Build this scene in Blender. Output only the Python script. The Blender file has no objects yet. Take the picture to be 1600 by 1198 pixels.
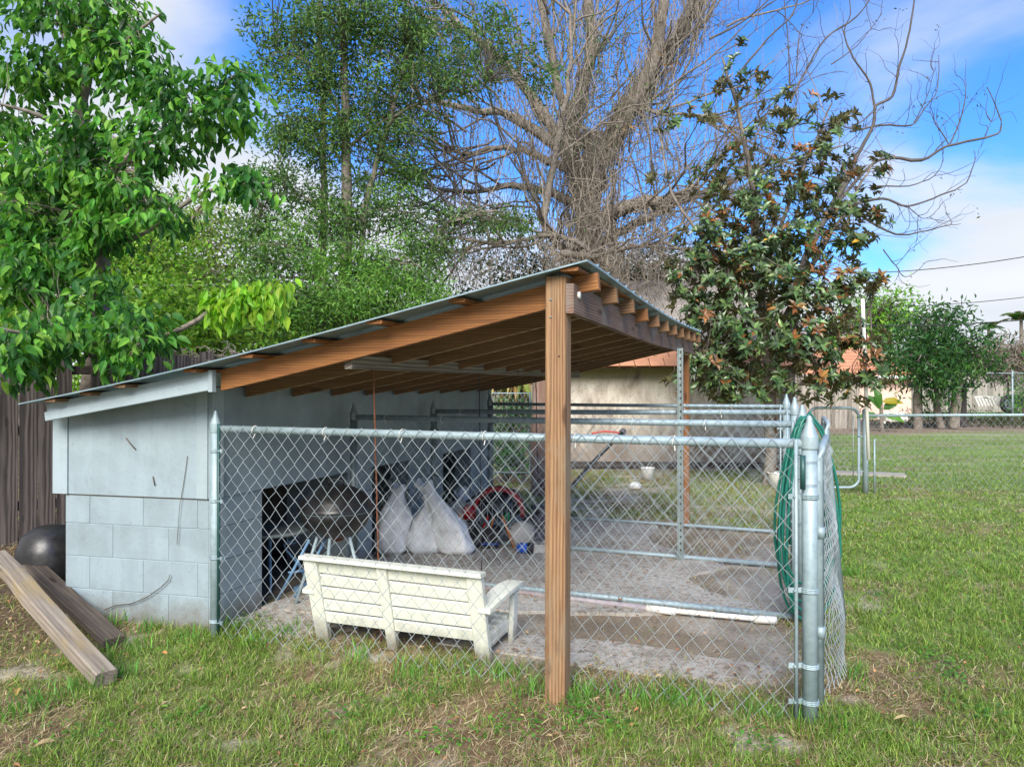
import bpy, math, random
import numpy as np
from mathutils import Vector, Matrix
random.seed(7); rng = np.random.default_rng(11)
S = bpy.context.scene
COL = S.collection
R = math.radians

# ------------------------------------------------------------------ camera
F, HOR, EYE = 1150.0, 604.0, 1.46          # focal length in photo pixels, horizon row, eye height (m)
cam = bpy.data.cameras.new('camera'); camo = bpy.data.objects.new('camera', cam); COL.objects.link(camo)
cam.sensor_width = 36; cam.lens = F/1600*36; cam.clip_start = .05; cam.clip_end = 3000
camo.location = (0, 0, EYE); camo.rotation_euler = (R(90)+math.atan((HOR-599)/F), 0, 0)
S.camera = camo
# ------------------------------------------------------------------ exposure
S.view_settings.view_transform = 'Standard'; S.view_settings.look = 'None'
S.view_settings.exposure = 2.0; S.view_settings.gamma = 1; S.view_settings.use_curve_mapping = False
S.cycles.max_bounces = 7; S.cycles.diffuse_bounces = 4; S.cycles.glossy_bounces = 2
S.cycles.transparent_max_bounces = 8; S.cycles.transmission_bounces = 3
S.cycles.use_denoising = True
# ------------------------------------------------------------------ world and sun
SUN_EL, SUN_AZ = R(36), R(186)             # azimuth clockwise from +Y: behind the camera, to the left
W = bpy.data.worlds.new('World'); S.world = W; W.use_nodes = True
def build_world():
    nt = W.node_tree; nt.nodes.clear(); N = nt.nodes.new; L = nt.links.new
    out = N('ShaderNodeOutputWorld'); bg = N('ShaderNodeBackground'); L(bg.outputs[0], out.inputs[0])
    bg.inputs['Strength'].default_value = .15
    sky = N('ShaderNodeTexSky'); sky.sky_type = 'NISHITA'; sky.sun_disc = False
    sky.sun_elevation = SUN_EL; sky.sun_rotation = SUN_AZ; sky.dust_density = .4; sky.ozone_density = 3.5; sky.air_density = 1.1
    tint = N('ShaderNodeMix'); tint.data_type = 'RGBA'; tint.blend_type = 'MULTIPLY'; tint.inputs[0].default_value = 1
    L(sky.outputs[0], tint.inputs[6]); tint.inputs[7].default_value = (.125, .265, .45, 1)
    tc = N('ShaderNodeTexCoord'); sep = N('ShaderNodeSeparateXYZ'); L(tc.outputs['Generated'], sep.inputs[0])
    # clouds on a flat layer: direction / (z + .12)
    add = N('ShaderNodeMath'); add.operation = 'ADD'; L(sep.outputs[2], add.inputs[0]); add.inputs[1].default_value = .16
    mx = N('ShaderNodeMath'); mx.operation = 'MAXIMUM'; L(add.outputs[0], mx.inputs[0]); mx.inputs[1].default_value = .04
    dx = N('ShaderNodeMath'); dx.operation = 'DIVIDE'; L(sep.outputs[0], dx.inputs[0]); L(mx.outputs[0], dx.inputs[1])
    dy = N('ShaderNodeMath'); dy.operation = 'DIVIDE'; L(sep.outputs[1], dy.inputs[0]); L(mx.outputs[0], dy.inputs[1])
    cb = N('ShaderNodeCombineXYZ'); L(dx.outputs[0], cb.inputs[0]); L(dy.outputs[0], cb.inputs[1])
    n1 = N('ShaderNodeTexNoise'); n1.inputs['Scale'].default_value = .55; n1.inputs['Detail'].default_value = 9; n1.inputs['Roughness'].default_value = .52
    n1.inputs['Distortion'].default_value = .35
    mp = N('ShaderNodeMapping'); mp.inputs['Location'].default_value = (3.1, 1.7, 0); L(cb.outputs[0], mp.inputs[0]); L(mp.outputs[0], n1.inputs['Vector'])
    # more cloud low down and to the west (left)
    lo = N('ShaderNodeMapRange'); L(sep.outputs[2], lo.inputs[0]); lo.inputs[1].default_value = .30; lo.inputs[2].default_value = .08
    lo.inputs[3].default_value = 0; lo.inputs[4].default_value = .30
    le = N('ShaderNodeMapRange'); L(sep.outputs[0], le.inputs[0]); le.inputs[1].default_value = -.22; le.inputs[2].default_value = -.42
    le.inputs[3].default_value = 0; le.inputs[4].default_value = .26
    s1 = N('ShaderNodeMath'); s1.operation = 'ADD'; L(n1.outputs[0], s1.inputs[0]); L(lo.outputs[0], s1.inputs[1])
    s2 = N('ShaderNodeMath'); s2.operation = 'ADD'; L(s1.outputs[0], s2.inputs[0]); L(le.outputs[0], s2.inputs[1])
    be = N('ShaderNodeMapRange'); L(sep.outputs[1], be.inputs[0]); be.inputs[1].default_value = .35; be.inputs[2].default_value = -.2; be.inputs[3].default_value = 0; be.inputs[4].default_value = .10  # extra unseen cloud behind the camera, added to whiten the ambient light
    s3 = N('ShaderNodeMath'); s3.operation = 'ADD'; L(s2.outputs[0], s3.inputs[0]); L(be.outputs[0], s3.inputs[1]); s2 = s3
    cr = N('ShaderNodeMapRange'); cr.interpolation_type = 'SMOOTHSTEP'; L(s2.outputs[0], cr.inputs[0]); cr.inputs[1].default_value = .55; cr.inputs[2].default_value = .72
    n2 = N('ShaderNodeTexNoise'); n2.inputs['Scale'].default_value = 1.1; n2.inputs['Detail'].default_value = 6; L(mp.outputs[0], n2.inputs['Vector'])
    cc = N('ShaderNodeMix'); cc.data_type = 'RGBA'; L(n2.outputs[0], cc.inputs[0])
    cc.inputs[6].default_value = (1.05, 1.16, 1.34, 1); cc.inputs[7].default_value = (1.78, 1.84, 1.92, 1)
    mix = N('ShaderNodeMix'); mix.data_type = 'RGBA'; L(cr.outputs[0], mix.inputs[0]); L(tint.outputs[2], mix.inputs[6]); L(cc.outputs[2], mix.inputs[7])
    L(mix.outputs[2], bg.inputs[0])
build_world()
sl = bpy.data.lights.new('sun', 'SUN'); sl.energy = 1.6; sl.angle = R(32); sl.color = (1, .95, .87)
so = bpy.data.objects.new('sun', sl); COL.objects.link(so)
sd = Vector((math.sin(SUN_AZ)*math.cos(SUN_EL), math.cos(SUN_AZ)*math.cos(SUN_EL), math.sin(SUN_EL)))
so.rotation_euler = sd.to_track_quat('Z', 'Y').to_euler(); so.location = (0, -5, 12)

# ------------------------------------------------------------------ coordinates
def P(px, py, Z): return np.array([(px-800)/F*Z, Z, EYE+(HOR-py)/F*Z])
V1 = np.array([.9397, -.342, 0]); V2 = np.array([.342, .9397, 0]); O0 = np.array([-1.727, 4.29, 0])
def LW(u, w, z=0.0): return O0+V1*u+V2*w+np.array([0, 0, z])
def nrm(v):
    v = np.asarray(v, float); return v/np.maximum(np.linalg.norm(v, axis=-1, keepdims=True), 1e-9)

# ------------------------------------------------------------------ materials
def newmat(name):
    m = bpy.data.materials.new(name); m.use_nodes = True; nt = m.node_tree
    b = nt.nodes['Principled BSDF']; return m, nt, b
def ramp(nt, src, stops):
    r = nt.nodes.new('ShaderNodeValToRGB'); e = r.color_ramp.elements
    e[0].position, e[0].color = stops[0][0], (*stops[0][1], 1); e[1].position, e[1].color = stops[-1][0], (*stops[-1][1], 1)
    for p, c in stops[1:-1]:
        k = e.new(p); k.color = (*c, 1)
    nt.links.new(src, r.inputs[0]); return r.outputs[0]
def noise(nt, scale, detail=5, rough=.6, vec=None, dist=0):
    n = nt.nodes.new('ShaderNodeTexNoise'); n.inputs['Scale'].default_value = scale; n.inputs['Detail'].default_value = detail
    n.inputs['Roughness'].default_value = rough; n.inputs['Distortion'].default_value = dist
    if vec is not None: nt.links.new(vec, n.inputs['Vector'])
    return n.outputs[0]
def objvec(nt, scale=(1, 1, 1), rnd=True):
    tc = nt.nodes.new('ShaderNodeTexCoord'); mp = nt.nodes.new('ShaderNodeMapping'); mp.inputs['Scale'].default_value = scale
    nt.links.new(tc.outputs['Object'], mp.inputs[0])
    if rnd:
        oi = nt.nodes.new('ShaderNodeObjectInfo'); v = nt.nodes.new('ShaderNodeVectorMath'); v.operation = 'SCALE'
        cb = nt.nodes.new('ShaderNodeCombineXYZ')
        for k in range(3): nt.links.new(oi.outputs['Random'], cb.inputs[k])
        nt.links.new(cb.outputs[0], v.inputs[0]); v.inputs['Scale'].default_value = 37
        nt.links.new(v.outputs[0], mp.inputs['Location'])
    return mp.outputs[0]
def mixc(nt, fac, a, b, mode='MIX'):
    m = nt.nodes.new('ShaderNodeMix'); m.data_type = 'RGBA'; m.blend_type = mode
    for k, v in ((0, fac), (6, a), (7, b)):
        if hasattr(v, 'links'): nt.links.new(v, m.inputs[k])
        elif k == 0: m.inputs[0].default_value = v
        else: m.inputs[k].default_value = (*v, 1)
    return m.outputs[2]
def bump(nt, b, h, strength=.3, dist=.01):
    n = nt.nodes.new('ShaderNodeBump'); n.inputs['Strength'].default_value = strength; n.inputs['Distance'].default_value = dist
    nt.links.new(h, n.inputs['Height']); nt.links.new(n.outputs[0], b.inputs['Normal'])
def wood(name, dark, light, rough=.75, gs=1.0, stain=None, knots=True, ring=.40):
    m, nt, b = newmat(name)
    v = objvec(nt, (1.1*gs, 16*gs, 16*gs)); n = noise(nt, 1.6, 4, .6, v, 1.1)
    w = nt.nodes.new('ShaderNodeTexWave'); w.wave_type = 'RINGS'; w.rings_direction = 'X'; w.inputs['Scale'].default_value = 1.7
    w.inputs['Distortion'].default_value = 7; w.inputs['Detail'].default_value = 3; w.inputs['Detail Scale'].default_value = .4; w.inputs['Detail Roughness'].default_value = .6
    tc = nt.nodes.new('ShaderNodeTexCoord'); mp = nt.nodes.new('ShaderNodeMapping'); mp.inputs['Scale'].default_value = (1.5*gs, 13*gs, 13*gs)
    oi = nt.nodes.new('ShaderNodeObjectInfo'); cb = nt.nodes.new('ShaderNodeCombineXYZ'); ml = nt.nodes.new('ShaderNodeMath'); ml.operation = 'MULTIPLY'; ml.inputs[1].default_value = 23
    nt.links.new(oi.outputs['Random'], ml.inputs[0]); nt.links.new(ml.outputs[0], cb.inputs[0]); cb.inputs[1].default_value = .45; cb.inputs[2].default_value = .8
    nt.links.new(cb.outputs[0], mp.inputs['Location']); nt.links.new(tc.outputs['Object'], mp.inputs[0]); nt.links.new(mp.outputs[0], w.inputs['Vector'])
    v2 = objvec(nt, (3, 90, 90)); f = noise(nt, 1.5, 3, .7, v2)
    a = mixc(nt, ring, n, w.outputs[0]); c = ramp(nt, a, [(.22, dark), (.55, tuple((p+q)/2*1.05 for p, q in zip(dark, light))), (.8, light)])
    c2 = mixc(nt, .35, c, ramp(nt, f, [(.35, (.35, .35, .35)), (.6, (1, 1, 1))]), 'MULTIPLY')
    if knots:
        vv = objvec(nt, (2.6, 9, 9)); vo = nt.nodes.new('ShaderNodeTexVoronoi'); vo.inputs['Scale'].default_value = 1.0; nt.links.new(vv, vo.inputs['Vector'])
        c2 = mixc(nt, ramp(nt, vo.outputs['Distance'], [(.10, (.85, .85, .85)), (.17, (0, 0, 0))]), c2, tuple(x*.6 for x in dark))
    if stain:
        s = noise(nt, 2.3, 5, .65, objvec(nt, (1, 2, 2)), .4)
        c2 = mixc(nt, ramp(nt, s, [(.48, (0, 0, 0)), (.66, (1, 1, 1))]), c2, stain)
    nt.links.new(c2, b.inputs['Base Color']); b.inputs['Roughness'].default_value = rough
    bump(nt, b, a, .35, .003); return m
def paint(name, col, dirt=(.25, .24, .21), amt=.5, rough=.6, sc=3.0, bs=.25):
    m, nt, b = newmat(name); v = objvec(nt)
    n = noise(nt, sc, 7, .65, v); n2 = noise(nt, sc*14, 3, .6, v)
    c = mixc(nt, ramp(nt, n, [(.42, (0, 0, 0)), (.8, (amt, amt, amt))]), col, dirt)
    c = mixc(nt, ramp(nt, n2, [(.62, (0, 0, 0)), (.8, (.35, .35, .35))]), c, tuple(x*.45 for x in dirt))
    v3 = objvec(nt, (9, 9, .7)); n3 = noise(nt, 1.2, 4, .6, v3)
    c = mixc(nt, .25*amt*2, c, ramp(nt, n3, [(.35, (.72, .72, .7)), (.62, (1, 1, 1))]), 'MULTIPLY')
    ge = nt.nodes.new('ShaderNodeNewGeometry'); se = nt.nodes.new('ShaderNodeSeparateXYZ'); nt.links.new(ge.outputs['Position'], se.inputs[0])
    n5 = noise(nt, 7, 6, .75, ge.outputs['Position']); ad = nt.nodes.new('ShaderNodeMath'); ad.operation = 'MULTIPLY_ADD'; ad.inputs[1].default_value = -.34; nt.links.new(n5, ad.inputs[0]); nt.links.new(se.outputs[2], ad.inputs[2])
    mr = nt.nodes.new('ShaderNodeMapRange'); nt.links.new(ad.outputs[0], mr.inputs[0])
    for k_, v_ in enumerate((.0, -.17, 0, .8)): mr.inputs[k_+1].default_value = v_
    c = mixc(nt, mr.outputs[0], c, (.13, .10, .065))
    n6 = noise(nt, 2.2, 7, .7, ge.outputs['Position'], .6); c = mixc(nt, ramp(nt, n6, [(.50, (0, 0, 0)), (.62, (amt*.55,)*3)]), c, tuple(x*.62 for x in col))
    n7 = noise(nt, 60, 4, .8, ge.outputs['Position']); c = mixc(nt, ramp(nt, n7, [(.66, (0, 0, 0)), (.72, (amt*1.1,)*3)]), c, tuple(x*.5 for x in dirt))
    nt.links.new(c, b.inputs['Base Color']); b.inputs['Roughness'].default_value = rough
    hb = nt.nodes.new('ShaderNodeMath'); hb.operation = 'ADD'; nt.links.new(n2, hb.inputs[0]); nt.links.new(n7, hb.inputs[1]); bump(nt, b, hb.outputs[0], bs*1.6, .003); return m
def metal(name, c1, c2, met=.55, rough=.42, sc=25):
    m, nt, b = newmat(name); v = objvec(nt); n = noise(nt, sc, 5, .7, v); n2 = noise(nt, sc*.12, 3, .6, v)
    c = mixc(nt, .5, ramp(nt, n, [(.35, c1), (.65, c2)]), ramp(nt, n2, [(.35, c1), (.65, c2)]))
    nt.links.new(c, b.inputs['Base Color']); b.inputs['Metallic'].default_value = met
    n3 = noise(nt, 9, 6, .8, v); c = mixc(nt, ramp(nt, n3, [(.64, (0, 0, 0)), (.72, (.55, .55, .55))]), c, (.16, .11, .08)); nt.links.new(c, b.inputs['Base Color'])
    nt.links.new(ramp(nt, n, [(.3, (rough-.1,)*3), (.7, (rough+.15,)*3)]), b.inputs['Roughness']); return m
def plain(name, c, rough=.6, met=0, sc=12, var=.3):
    m, nt, b = newmat(name); n = noise(nt, sc, 5, .6, objvec(nt))
    nt.links.new(ramp(nt, n, [(.3, tuple(x*(1-var) for x in c)), (.7, tuple(min(1, x*(1+var)) for x in c))]), b.inputs['Base Color'])
    b.inputs['Roughness'].default_value = rough; b.inputs['Metallic'].default_value = met; bump(nt, b, n, .2, .004); return m
def leafmat(name, trans=.45, rough=.45, back=None, gloss=.35):
    m, nt, b = newmat(name); at = nt.nodes.new('ShaderNodeAttribute'); at.attribute_name = 'Col'
    c = at.outputs['Color']
    if back:
        g = nt.nodes.new('ShaderNodeNewGeometry'); c = mixc(nt, g.outputs['Backfacing'], c, back)
    nt.links.new(c, b.inputs['Base Color']); b.inputs['Roughness'].default_value = rough; b.inputs['Specular IOR Level'].default_value = gloss
    t = nt.nodes.new('ShaderNodeBsdfTranslucent'); tc = mixc(nt, 1, c, (1.25, 1.35, .7), 'MULTIPLY'); nt.links.new(tc, t.inputs[0])
    mx = nt.nodes.new('ShaderNodeMixShader'); mx.inputs[0].default_value = trans
    nt.links.new(b.outputs[0], mx.inputs[1]); nt.links.new(t.outputs[0], mx.inputs[2])
    nt.links.new(mx.outputs[0], nt.nodes['Material Output'].inputs[0]); return m
M = {}
M['pine'] = wood('treated_pine', (.13, .062, .028), (.42, .25, .125), .8, stain=(.25, .185, .115), ring=.32)
M['pine_orange'] = wood('stained_pine', (.15, .05, .016), (.43, .185, .05), .7, ring=.22)
M['pine_bounce'] = wood('pine_bounce', (.26, .16, .08), (.50, .34, .19), .8)  # paler pine with bounced ground light put into its colour
M['pine_dark'] = wood('aged_pine', (.14, .075, .036), (.33, .18, .085), .8)
M['beam'] = wood('weathered_beam', (.11, .06, .042), (.31, .19, .135), .9, stain=(.20, .165, .14))
M['greywood'] = wood('grey_wood', (.12, .10, .085), (.36, .32, .27), .9, .8)
M['darkwood'] = wood('dark_fence_wood', (.018, .015, .014), (.12, .10, .092), .95, .7)
M['driftwood'] = wood('weathered_plank', (.13, .10, .08), (.42, .36, .28), .9, .8, stain=(.30, .22, .10), ring=.14)
M['rotwood'] = wood('rotten_plank', (.035, .025, .02), (.15, .115, .085), .95, .8, ring=.14)
M['palewood'] = wood('pale_fence_wood', (.25, .22, .19), (.48, .43, .37), .9, .6)
M['blue'] = paint('pale_blue_paint', (.285, .355, .39), (.15, .18, .185), .6, .65, 2.6)
M['blue2'] = paint('pale_blue_trim', (.335, .41, .445), (.22, .25, .25), .45, .6, 4)
M['mortar'] = paint('painted_mortar', (.26, .33, .365), (.2, .22, .22), .5)
M['galv'] = metal('galvanised_steel', (.22, .30, .32), (.38, .47, .50), .2, .5)
M['galv_dark'] = metal('dull_galvanised_steel', (.20, .25, .25), (.34, .40, .40), .45, .5)
M['wire'] = metal('fence_wire', (.24, .29, .31), (.47, .52, .54), .2, .55)
M['roofm'] = metal('roof_metal', (.22, .32, .37), (.36, .47, .52), .4, .4, 10)
M['whitep'] = paint('off_white_paint', (.74, .75, .66), (.40, .42, .28), .38, .55, 13)
M['black'] = metal('black_enamel', (.010, .010, .011), (.026, .024, .023), .0, .35, 18)
M['sack'] = plain('white_woven_sack', (.80, .81, .82), .65, 0, 9, .28)
M['rust'] = plain('rusty_steel', (.16, .06, .03), .8, .3, 40, .5)
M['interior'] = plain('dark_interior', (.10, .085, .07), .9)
M['hose'] = plain('green_hose_rubber', (.012, .15, .11), .35, 0, 30, .2)
M['dkgreen'] = plain('dark_green_plastic', (.02, .07, .065), .4)
M['pvc'] = plain('white_pvc', (.78, .76, .70), .4, 0, 5, .08)
M['pvcdirty'] = plain('grey_plastic_pipe', (.34, .29, .30), .5, 0, 20, .2)
M['bark'] = plain('brown_bark', (.20, .15, .11), .95, 0, 22, .55)
M['barkgrey'] = plain('grey_bark', (.20, .17, .14), .95, 0, 16, .5)
M['barkdark'] = plain('dark_bark', (.10, .08, .06), .95, 0, 18, .5)
M['vine'] = plain('dry_vine', (.225, .19, .15), .9, 0, 5, .35)
M['twig'] = plain('grey_twig', (.095, .082, .075), .9, 0, 5, .35)
M['cutwood'] = plain('fresh_cut_wood', (.85, .55, .16), .7, 0, 14, .25)
M['stucco'] = None
M['leaf'] = leafmat('leaf_green'); M['leafgloss'] = leafmat('leaf_glossy', .18, .32, (.11, .105, .045), .5)
M['leafmag'] = leafmat('leaf_glossy_green', .22, .33, None, .5)
M['grassm'] = leafmat('grass_blade', .35, .5)
M['litter'] = leafmat('dry_leaf', .15, .8)
M['wirecable'] = plain('black_cable', (.03, .03, .03), .6)
M['white'] = plain('white_plastic', (.78, .78, .75), .5, 0, 8, .1)
M['red'] = plain('red_plastic', (.50, .02, .02), .35); M['bluep'] = plain('blue_plastic', (.02, .09, .45), .35)
M['blk'] = plain('black_plastic', (.02, .02, .022), .5); M['greyd'] = plain('dark_grey_cloth', (.08, .07, .09), .8)
M['conc'] = plain('old_concrete', (.36, .33, .29), .9, 0, 5, .25)
M['lidgrey'] = plain('dirty_grey_metal', (.36, .34, .31), .6, .1, 9, .35)
M['orange'] = plain('orange_wood', (.50, .16, .04), .6); M['greenp'] = plain('green_plastic', (.01, .35, .10), .4)
M['bluemetal'] = plain('blue_painted_steel', (.16, .30, .46), .5, .2, 20, .3)
M['terracotta'] = plain('terracotta_roof', (.48, .23, .13), .85, 0, 3, .25)
M['pink'] = plain('pink_stucco', (.75, .55, .45), .9, 0, 2, .12)
def stucco():
    m, nt, b = newmat('mildewed_stucco'); tc = nt.nodes.new('ShaderNodeTexCoord')
    v = objvec(nt, (2.2, 2.2, .8), False); n = noise(nt, 1.3, 8, .7, v, .5); v2 = objvec(nt, (1, 1, 1), False); n2 = noise(nt, 18, 4, .7, v2)
    c = ramp(nt, n, [(.30, (.20, .165, .13)), (.45, (.42, .37, .31)), (.62, (.62, .58, .50)), (.8, (.70, .67, .60))])
    c = mixc(nt, ramp(nt, n2, [(.56, (0, 0, 0)), (.72, (.6, .6, .6))]), c, (.16, .13, .11))
    sep = nt.nodes.new('ShaderNodeSeparateXYZ'); nt.links.new(tc.outputs['Object'], sep.inputs[0])
    ad = nt.nodes.new('ShaderNodeMath'); ad.operation = 'MULTIPLY_ADD'; nt.links.new(n, ad.inputs[0]); ad.inputs[1].default_value = .55; nt.links.new(sep.outputs[2], ad.inputs[2])
    c = mixc(nt, ramp(nt, ad.outputs[0], [(1.78, (0, 0, 0)), (1.98, (.8, .8, .8))]) if False else mapr(nt, ad.outputs[0], 1.80, 2.0, 0, .75), c, (.30, .26, .06))
    c = mixc(nt, mapr(nt, ad.outputs[0], 1.1, .6, 0, .75), c, (.17, .125, .10))
    nt.links.new(c, b.inputs['Base Color']); b.inputs['Roughness'].default_value = .95; bump(nt, b, n2, .3, .004); return m
def mapr(nt, src, a, b_, c, d):
    r = nt.nodes.new('ShaderNodeMapRange'); nt.links.new(src, r.inputs[0])
    for k, v in enumerate((a, b_, c, d)): r.inputs[k+1].default_value = v
    return r.outputs[0]
M['stucco'] = stucco()

# ------------------------------------------------------------------ mesh helpers
class MB:
    def __init__(s): s.v = []; s.f = []; s.n = 0; s.c = []
    def add(s, v, f, col=None):
        v = np.asarray(v, float).reshape(-1, 3); f = np.asarray(f, int); s.v.append(v); s.f.append(f+s.n); s.n += len(v)
        if col is not None: s.c.append(np.broadcast_to(np.asarray(col, float), (len(v), 3)))
        return s
    def box(s, c, sx, sy, sz, ax=None, ay=None, az=None):
        ax = np.array([1, 0, 0.]) if ax is None else nrm(ax); ay = np.array([0, 1, 0.]) if ay is None else nrm(ay)
        az = np.cross(ax, ay) if az is None else nrm(az)
        q = np.array([[i, j, k] for k in (-.5, .5) for j in (-.5, .5) for i in (-.5, .5)])
        v = np.asarray(c)+q[:, :1]*sx*ax+q[:, 1:2]*sy*ay+q[:, 2:]*sz*az
        return s.add(v, [[0, 2, 3, 1], [4, 5, 7, 6], [0, 1, 5, 4], [2, 6, 7, 3], [0, 4, 6, 2], [1, 3, 7, 5]])
    def hexa(s, v): return s.add(v, [[0, 3, 2, 1], [4, 5, 6, 7], [0, 1, 5, 4], [1, 2, 6, 5], [2, 3, 7, 6], [3, 0, 4, 7]])
    def tubes(s, pts, rad, sides=6, caps=True, col=None):
        pts = np.asarray(pts, float)
        if pts.ndim == 2: pts = pts[None]
        m, k, _ = pts.shape; rad = np.broadcast_to(np.asarray(rad, float), (m, k)) if np.ndim(rad) < 2 else np.asarray(rad)
        t = np.empty_like(pts); t[:, 1:-1] = pts[:, 2:]-pts[:, :-2]; t[:, 0] = pts[:, 1]-pts[:, 0]; t[:, -1] = pts[:, -1]-pts[:, -2]; t = nrm(t)
        main = nrm(pts[:, -1]-pts[:, 0]+1e-6); ref = np.where(np.abs(main[:, 2:3]) > .8, np.array([[.3, 1., 0]]), np.array([[0., .05, 1.]]))
        a = nrm(np.cross(t, np.broadcast_to(ref[:, None], t.shape))); b = np.cross(t, a)
        an = np.arange(sides)/sides*2*np.pi
        v = pts[:, :, None]+rad[:, :, None, None]*(a[:, :, None]*np.cos(an)[None, None, :, None]+b[:, :, None]*np.sin(an)[None, None, :, None])
        v = v.reshape(-1, 3); i = np.arange(m)[:, None, None]*k*sides; j = np.arange(k-1)[None, :, None]*sides; q = np.arange(sides)[None, None]; q2 = (q+1) % sides
        f = np.stack([i+j+q, i+j+q2, i+j+sides+q2, i+j+sides+q], -1).reshape(-1, 4)
        c = None if col is None else np.repeat(np.broadcast_to(col, (m, 3)), k*sides, 0)
        s.v.append(v); s.f.append(f+s.n)
        if col is not None: s.c.append(c)
        if caps and sides > 3:
            base = np.arange(m)*k*sides
            s.f.append((base[:, None]+np.arange(sides)[None, ::-1])+s.n); s.f.append((base[:, None]+(k-1)*sides+np.arange(sides)[None])+s.n)
        s.n += len(v); return s
    def lathe(s, prof, c=(0, 0, 0), n=20, sx=1, sy=1, axis=None):
        prof = np.asarray(prof, float); an = np.arange(n)/n*2*np.pi
        v = np.stack([prof[:, None, 0]*np.cos(an)*sx, prof[:, None, 0]*np.sin(an)*sy, np.repeat(prof[:, 1:2], n, 1)], -1).reshape(-1, 3)
        if axis is not None:
            q = Vector((0, 0, 1)).rotation_difference(Vector(axis)).to_matrix(); v = v @ np.array(q).T
        k = len(prof); j = np.arange(k-1)[:, None]*n; q = np.arange(n)[None]; q2 = (q+1) % n
        return s.add(v+np.asarray(c), np.stack([j+q, j+q2, j+n+q2, j+n+q], -1).reshape(-1, 4))
    def mesh(s, name):
        v = np.concatenate(s.v); me = bpy.data.meshes.new(name); me.vertices.add(len(v)); me.vertices.foreach_set('co', v.astype(np.float32).ravel())
        ls, tot = [], []
        for f in s.f:
            f = np.atleast_2d(f); ls.append(f.ravel()); tot.append(np.full(len(f), f.shape[1]))
        ls = np.concatenate(ls); tot = np.concatenate(tot); st = np.concatenate([[0], np.cumsum(tot)[:-1]])
        me.loops.add(len(ls)); me.loops.foreach_set('vertex_index', ls.astype(np.int32)); me.polygons.add(len(tot))
        me.polygons.foreach_set('loop_start', st.astype(np.int32)); me.polygons.foreach_set('loop_total', tot.astype(np.int32))
        if s.c:
            c = np.concatenate(s.c); a = me.attributes.new('Col', 'FLOAT_COLOR', 'POINT')
            a.data.foreach_set('color', np.concatenate([c, np.ones((len(c), 1))], 1).astype(np.float32).ravel())
        me.update(calc_edges=True); me.validate(); me.polygons.foreach_set('use_smooth', np.zeros(len(me.polygons), bool)); return me
    def build(s, name, mat, parent=None, smooth=False, stuff=False):
        me = s.mesh(name); me.materials.append(mat)
        if smooth: me.polygons.foreach_set('use_smooth', np.ones(len(me.polygons), bool))
        return link(name, me, parent, stuff)
def link(name, me, parent=None, stuff=False, mw=None):
    o = bpy.data.objects.new(name, me); COL.objects.link(o)
    mw = Matrix() if mw is None else mw
    if parent is not None:
        o.parent = parent; o.matrix_local = WM[parent.name].inverted() @ mw
    else: o.matrix_world = mw
    WM[o.name] = mw
    if stuff: o['kind'] = 'stuff'
    return o
WM = {}
def tag(o, label, cat=None, group=None, kind=None):
    if label: o['label'] = label
    if cat: o['category'] = cat
    if group: o['group'] = group
    if kind: o['kind'] = kind
    return o
def thing(name, loc, label, cat, group=None):
    o = bpy.data.objects.new(name, None); COL.objects.link(o); o.empty_display_size = .1
    o.location = tuple(float(x) for x in loc); WM[o.name] = Matrix.Translation(o.location); return tag(o, label, cat, group)
_bc = {}
def board(name, p0, p1, w, h, mat, parent=None, side=None, ch=.003, wob=0, key=True, stuff=False):
    """a chamfered board from p0 to p1 with local X along it; w across (side direction), h the other way"""
    p0 = np.asarray(p0, float); p1 = np.asarray(p1, float); L = float(np.linalg.norm(p1-p0)); ax = (p1-p0)/L
    if side is None: side = np.cross(ax, [0, 0, 1]) if abs(ax[2]) < .9 else np.array([1., 0, 0])
    side = np.asarray(side, float); side = nrm(side-ax*np.dot(side, ax)); up = np.cross(ax, side)
    K = 6 if wob else 2; c = min(ch, w*.3, h*.3); prof = np.array([[-w/2+c, -h/2], [w/2-c, -h/2], [w/2, -h/2+c], [w/2, h/2-c], [w/2-c, h/2], [-w/2+c, h/2], [-w/2, h/2-c], [-w/2, -h/2+c]])
    k = (round(L, 3), w, h, mat.name) if (key and not wob) else None
    if k in _bc: me = _bc[k]
    else:
        b = MB(); xs = np.linspace(0, L, K); v = []
        for i, x in enumerate(xs):
            d = (rng.normal(0, wob, 2) if wob else np.zeros(2)); sc = 1+(rng.normal(0, wob*3) if wob else 0)
            v.append(np.concatenate([np.full((8, 1), x), prof*sc+d], 1))
        v = np.concatenate(v); q = np.arange(8); q2 = (q+1) % 8
        f = np.concatenate([np.stack([i*8+q, i*8+q2, (i+1)*8+q2, (i+1)*8+q], -1) for i in range(K-1)])
        b.add(v, f); b.f.append(np.arange(8)[None, ::-1]); b.f.append(((K-1)*8+np.arange(8))[None])
        me = b.mesh(name); me.materials.append(mat)
        if k: _bc[k] = me
    mw = Matrix([[*row] for row in np.array([[ax[0], side[0], up[0], p0[0]], [ax[1], side[1], up[1], p0[1]], [ax[2], side[2], up[2], p0[2]], [0, 0, 0, 1]])])
    return link(name, me, parent, stuff, mw)
def tube(name, pts, r, mat, parent=None, sides=10, smooth=True, stuff=False):
    return MB().tubes(pts, r, sides).build(name, mat, parent, smooth, stuff)
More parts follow.
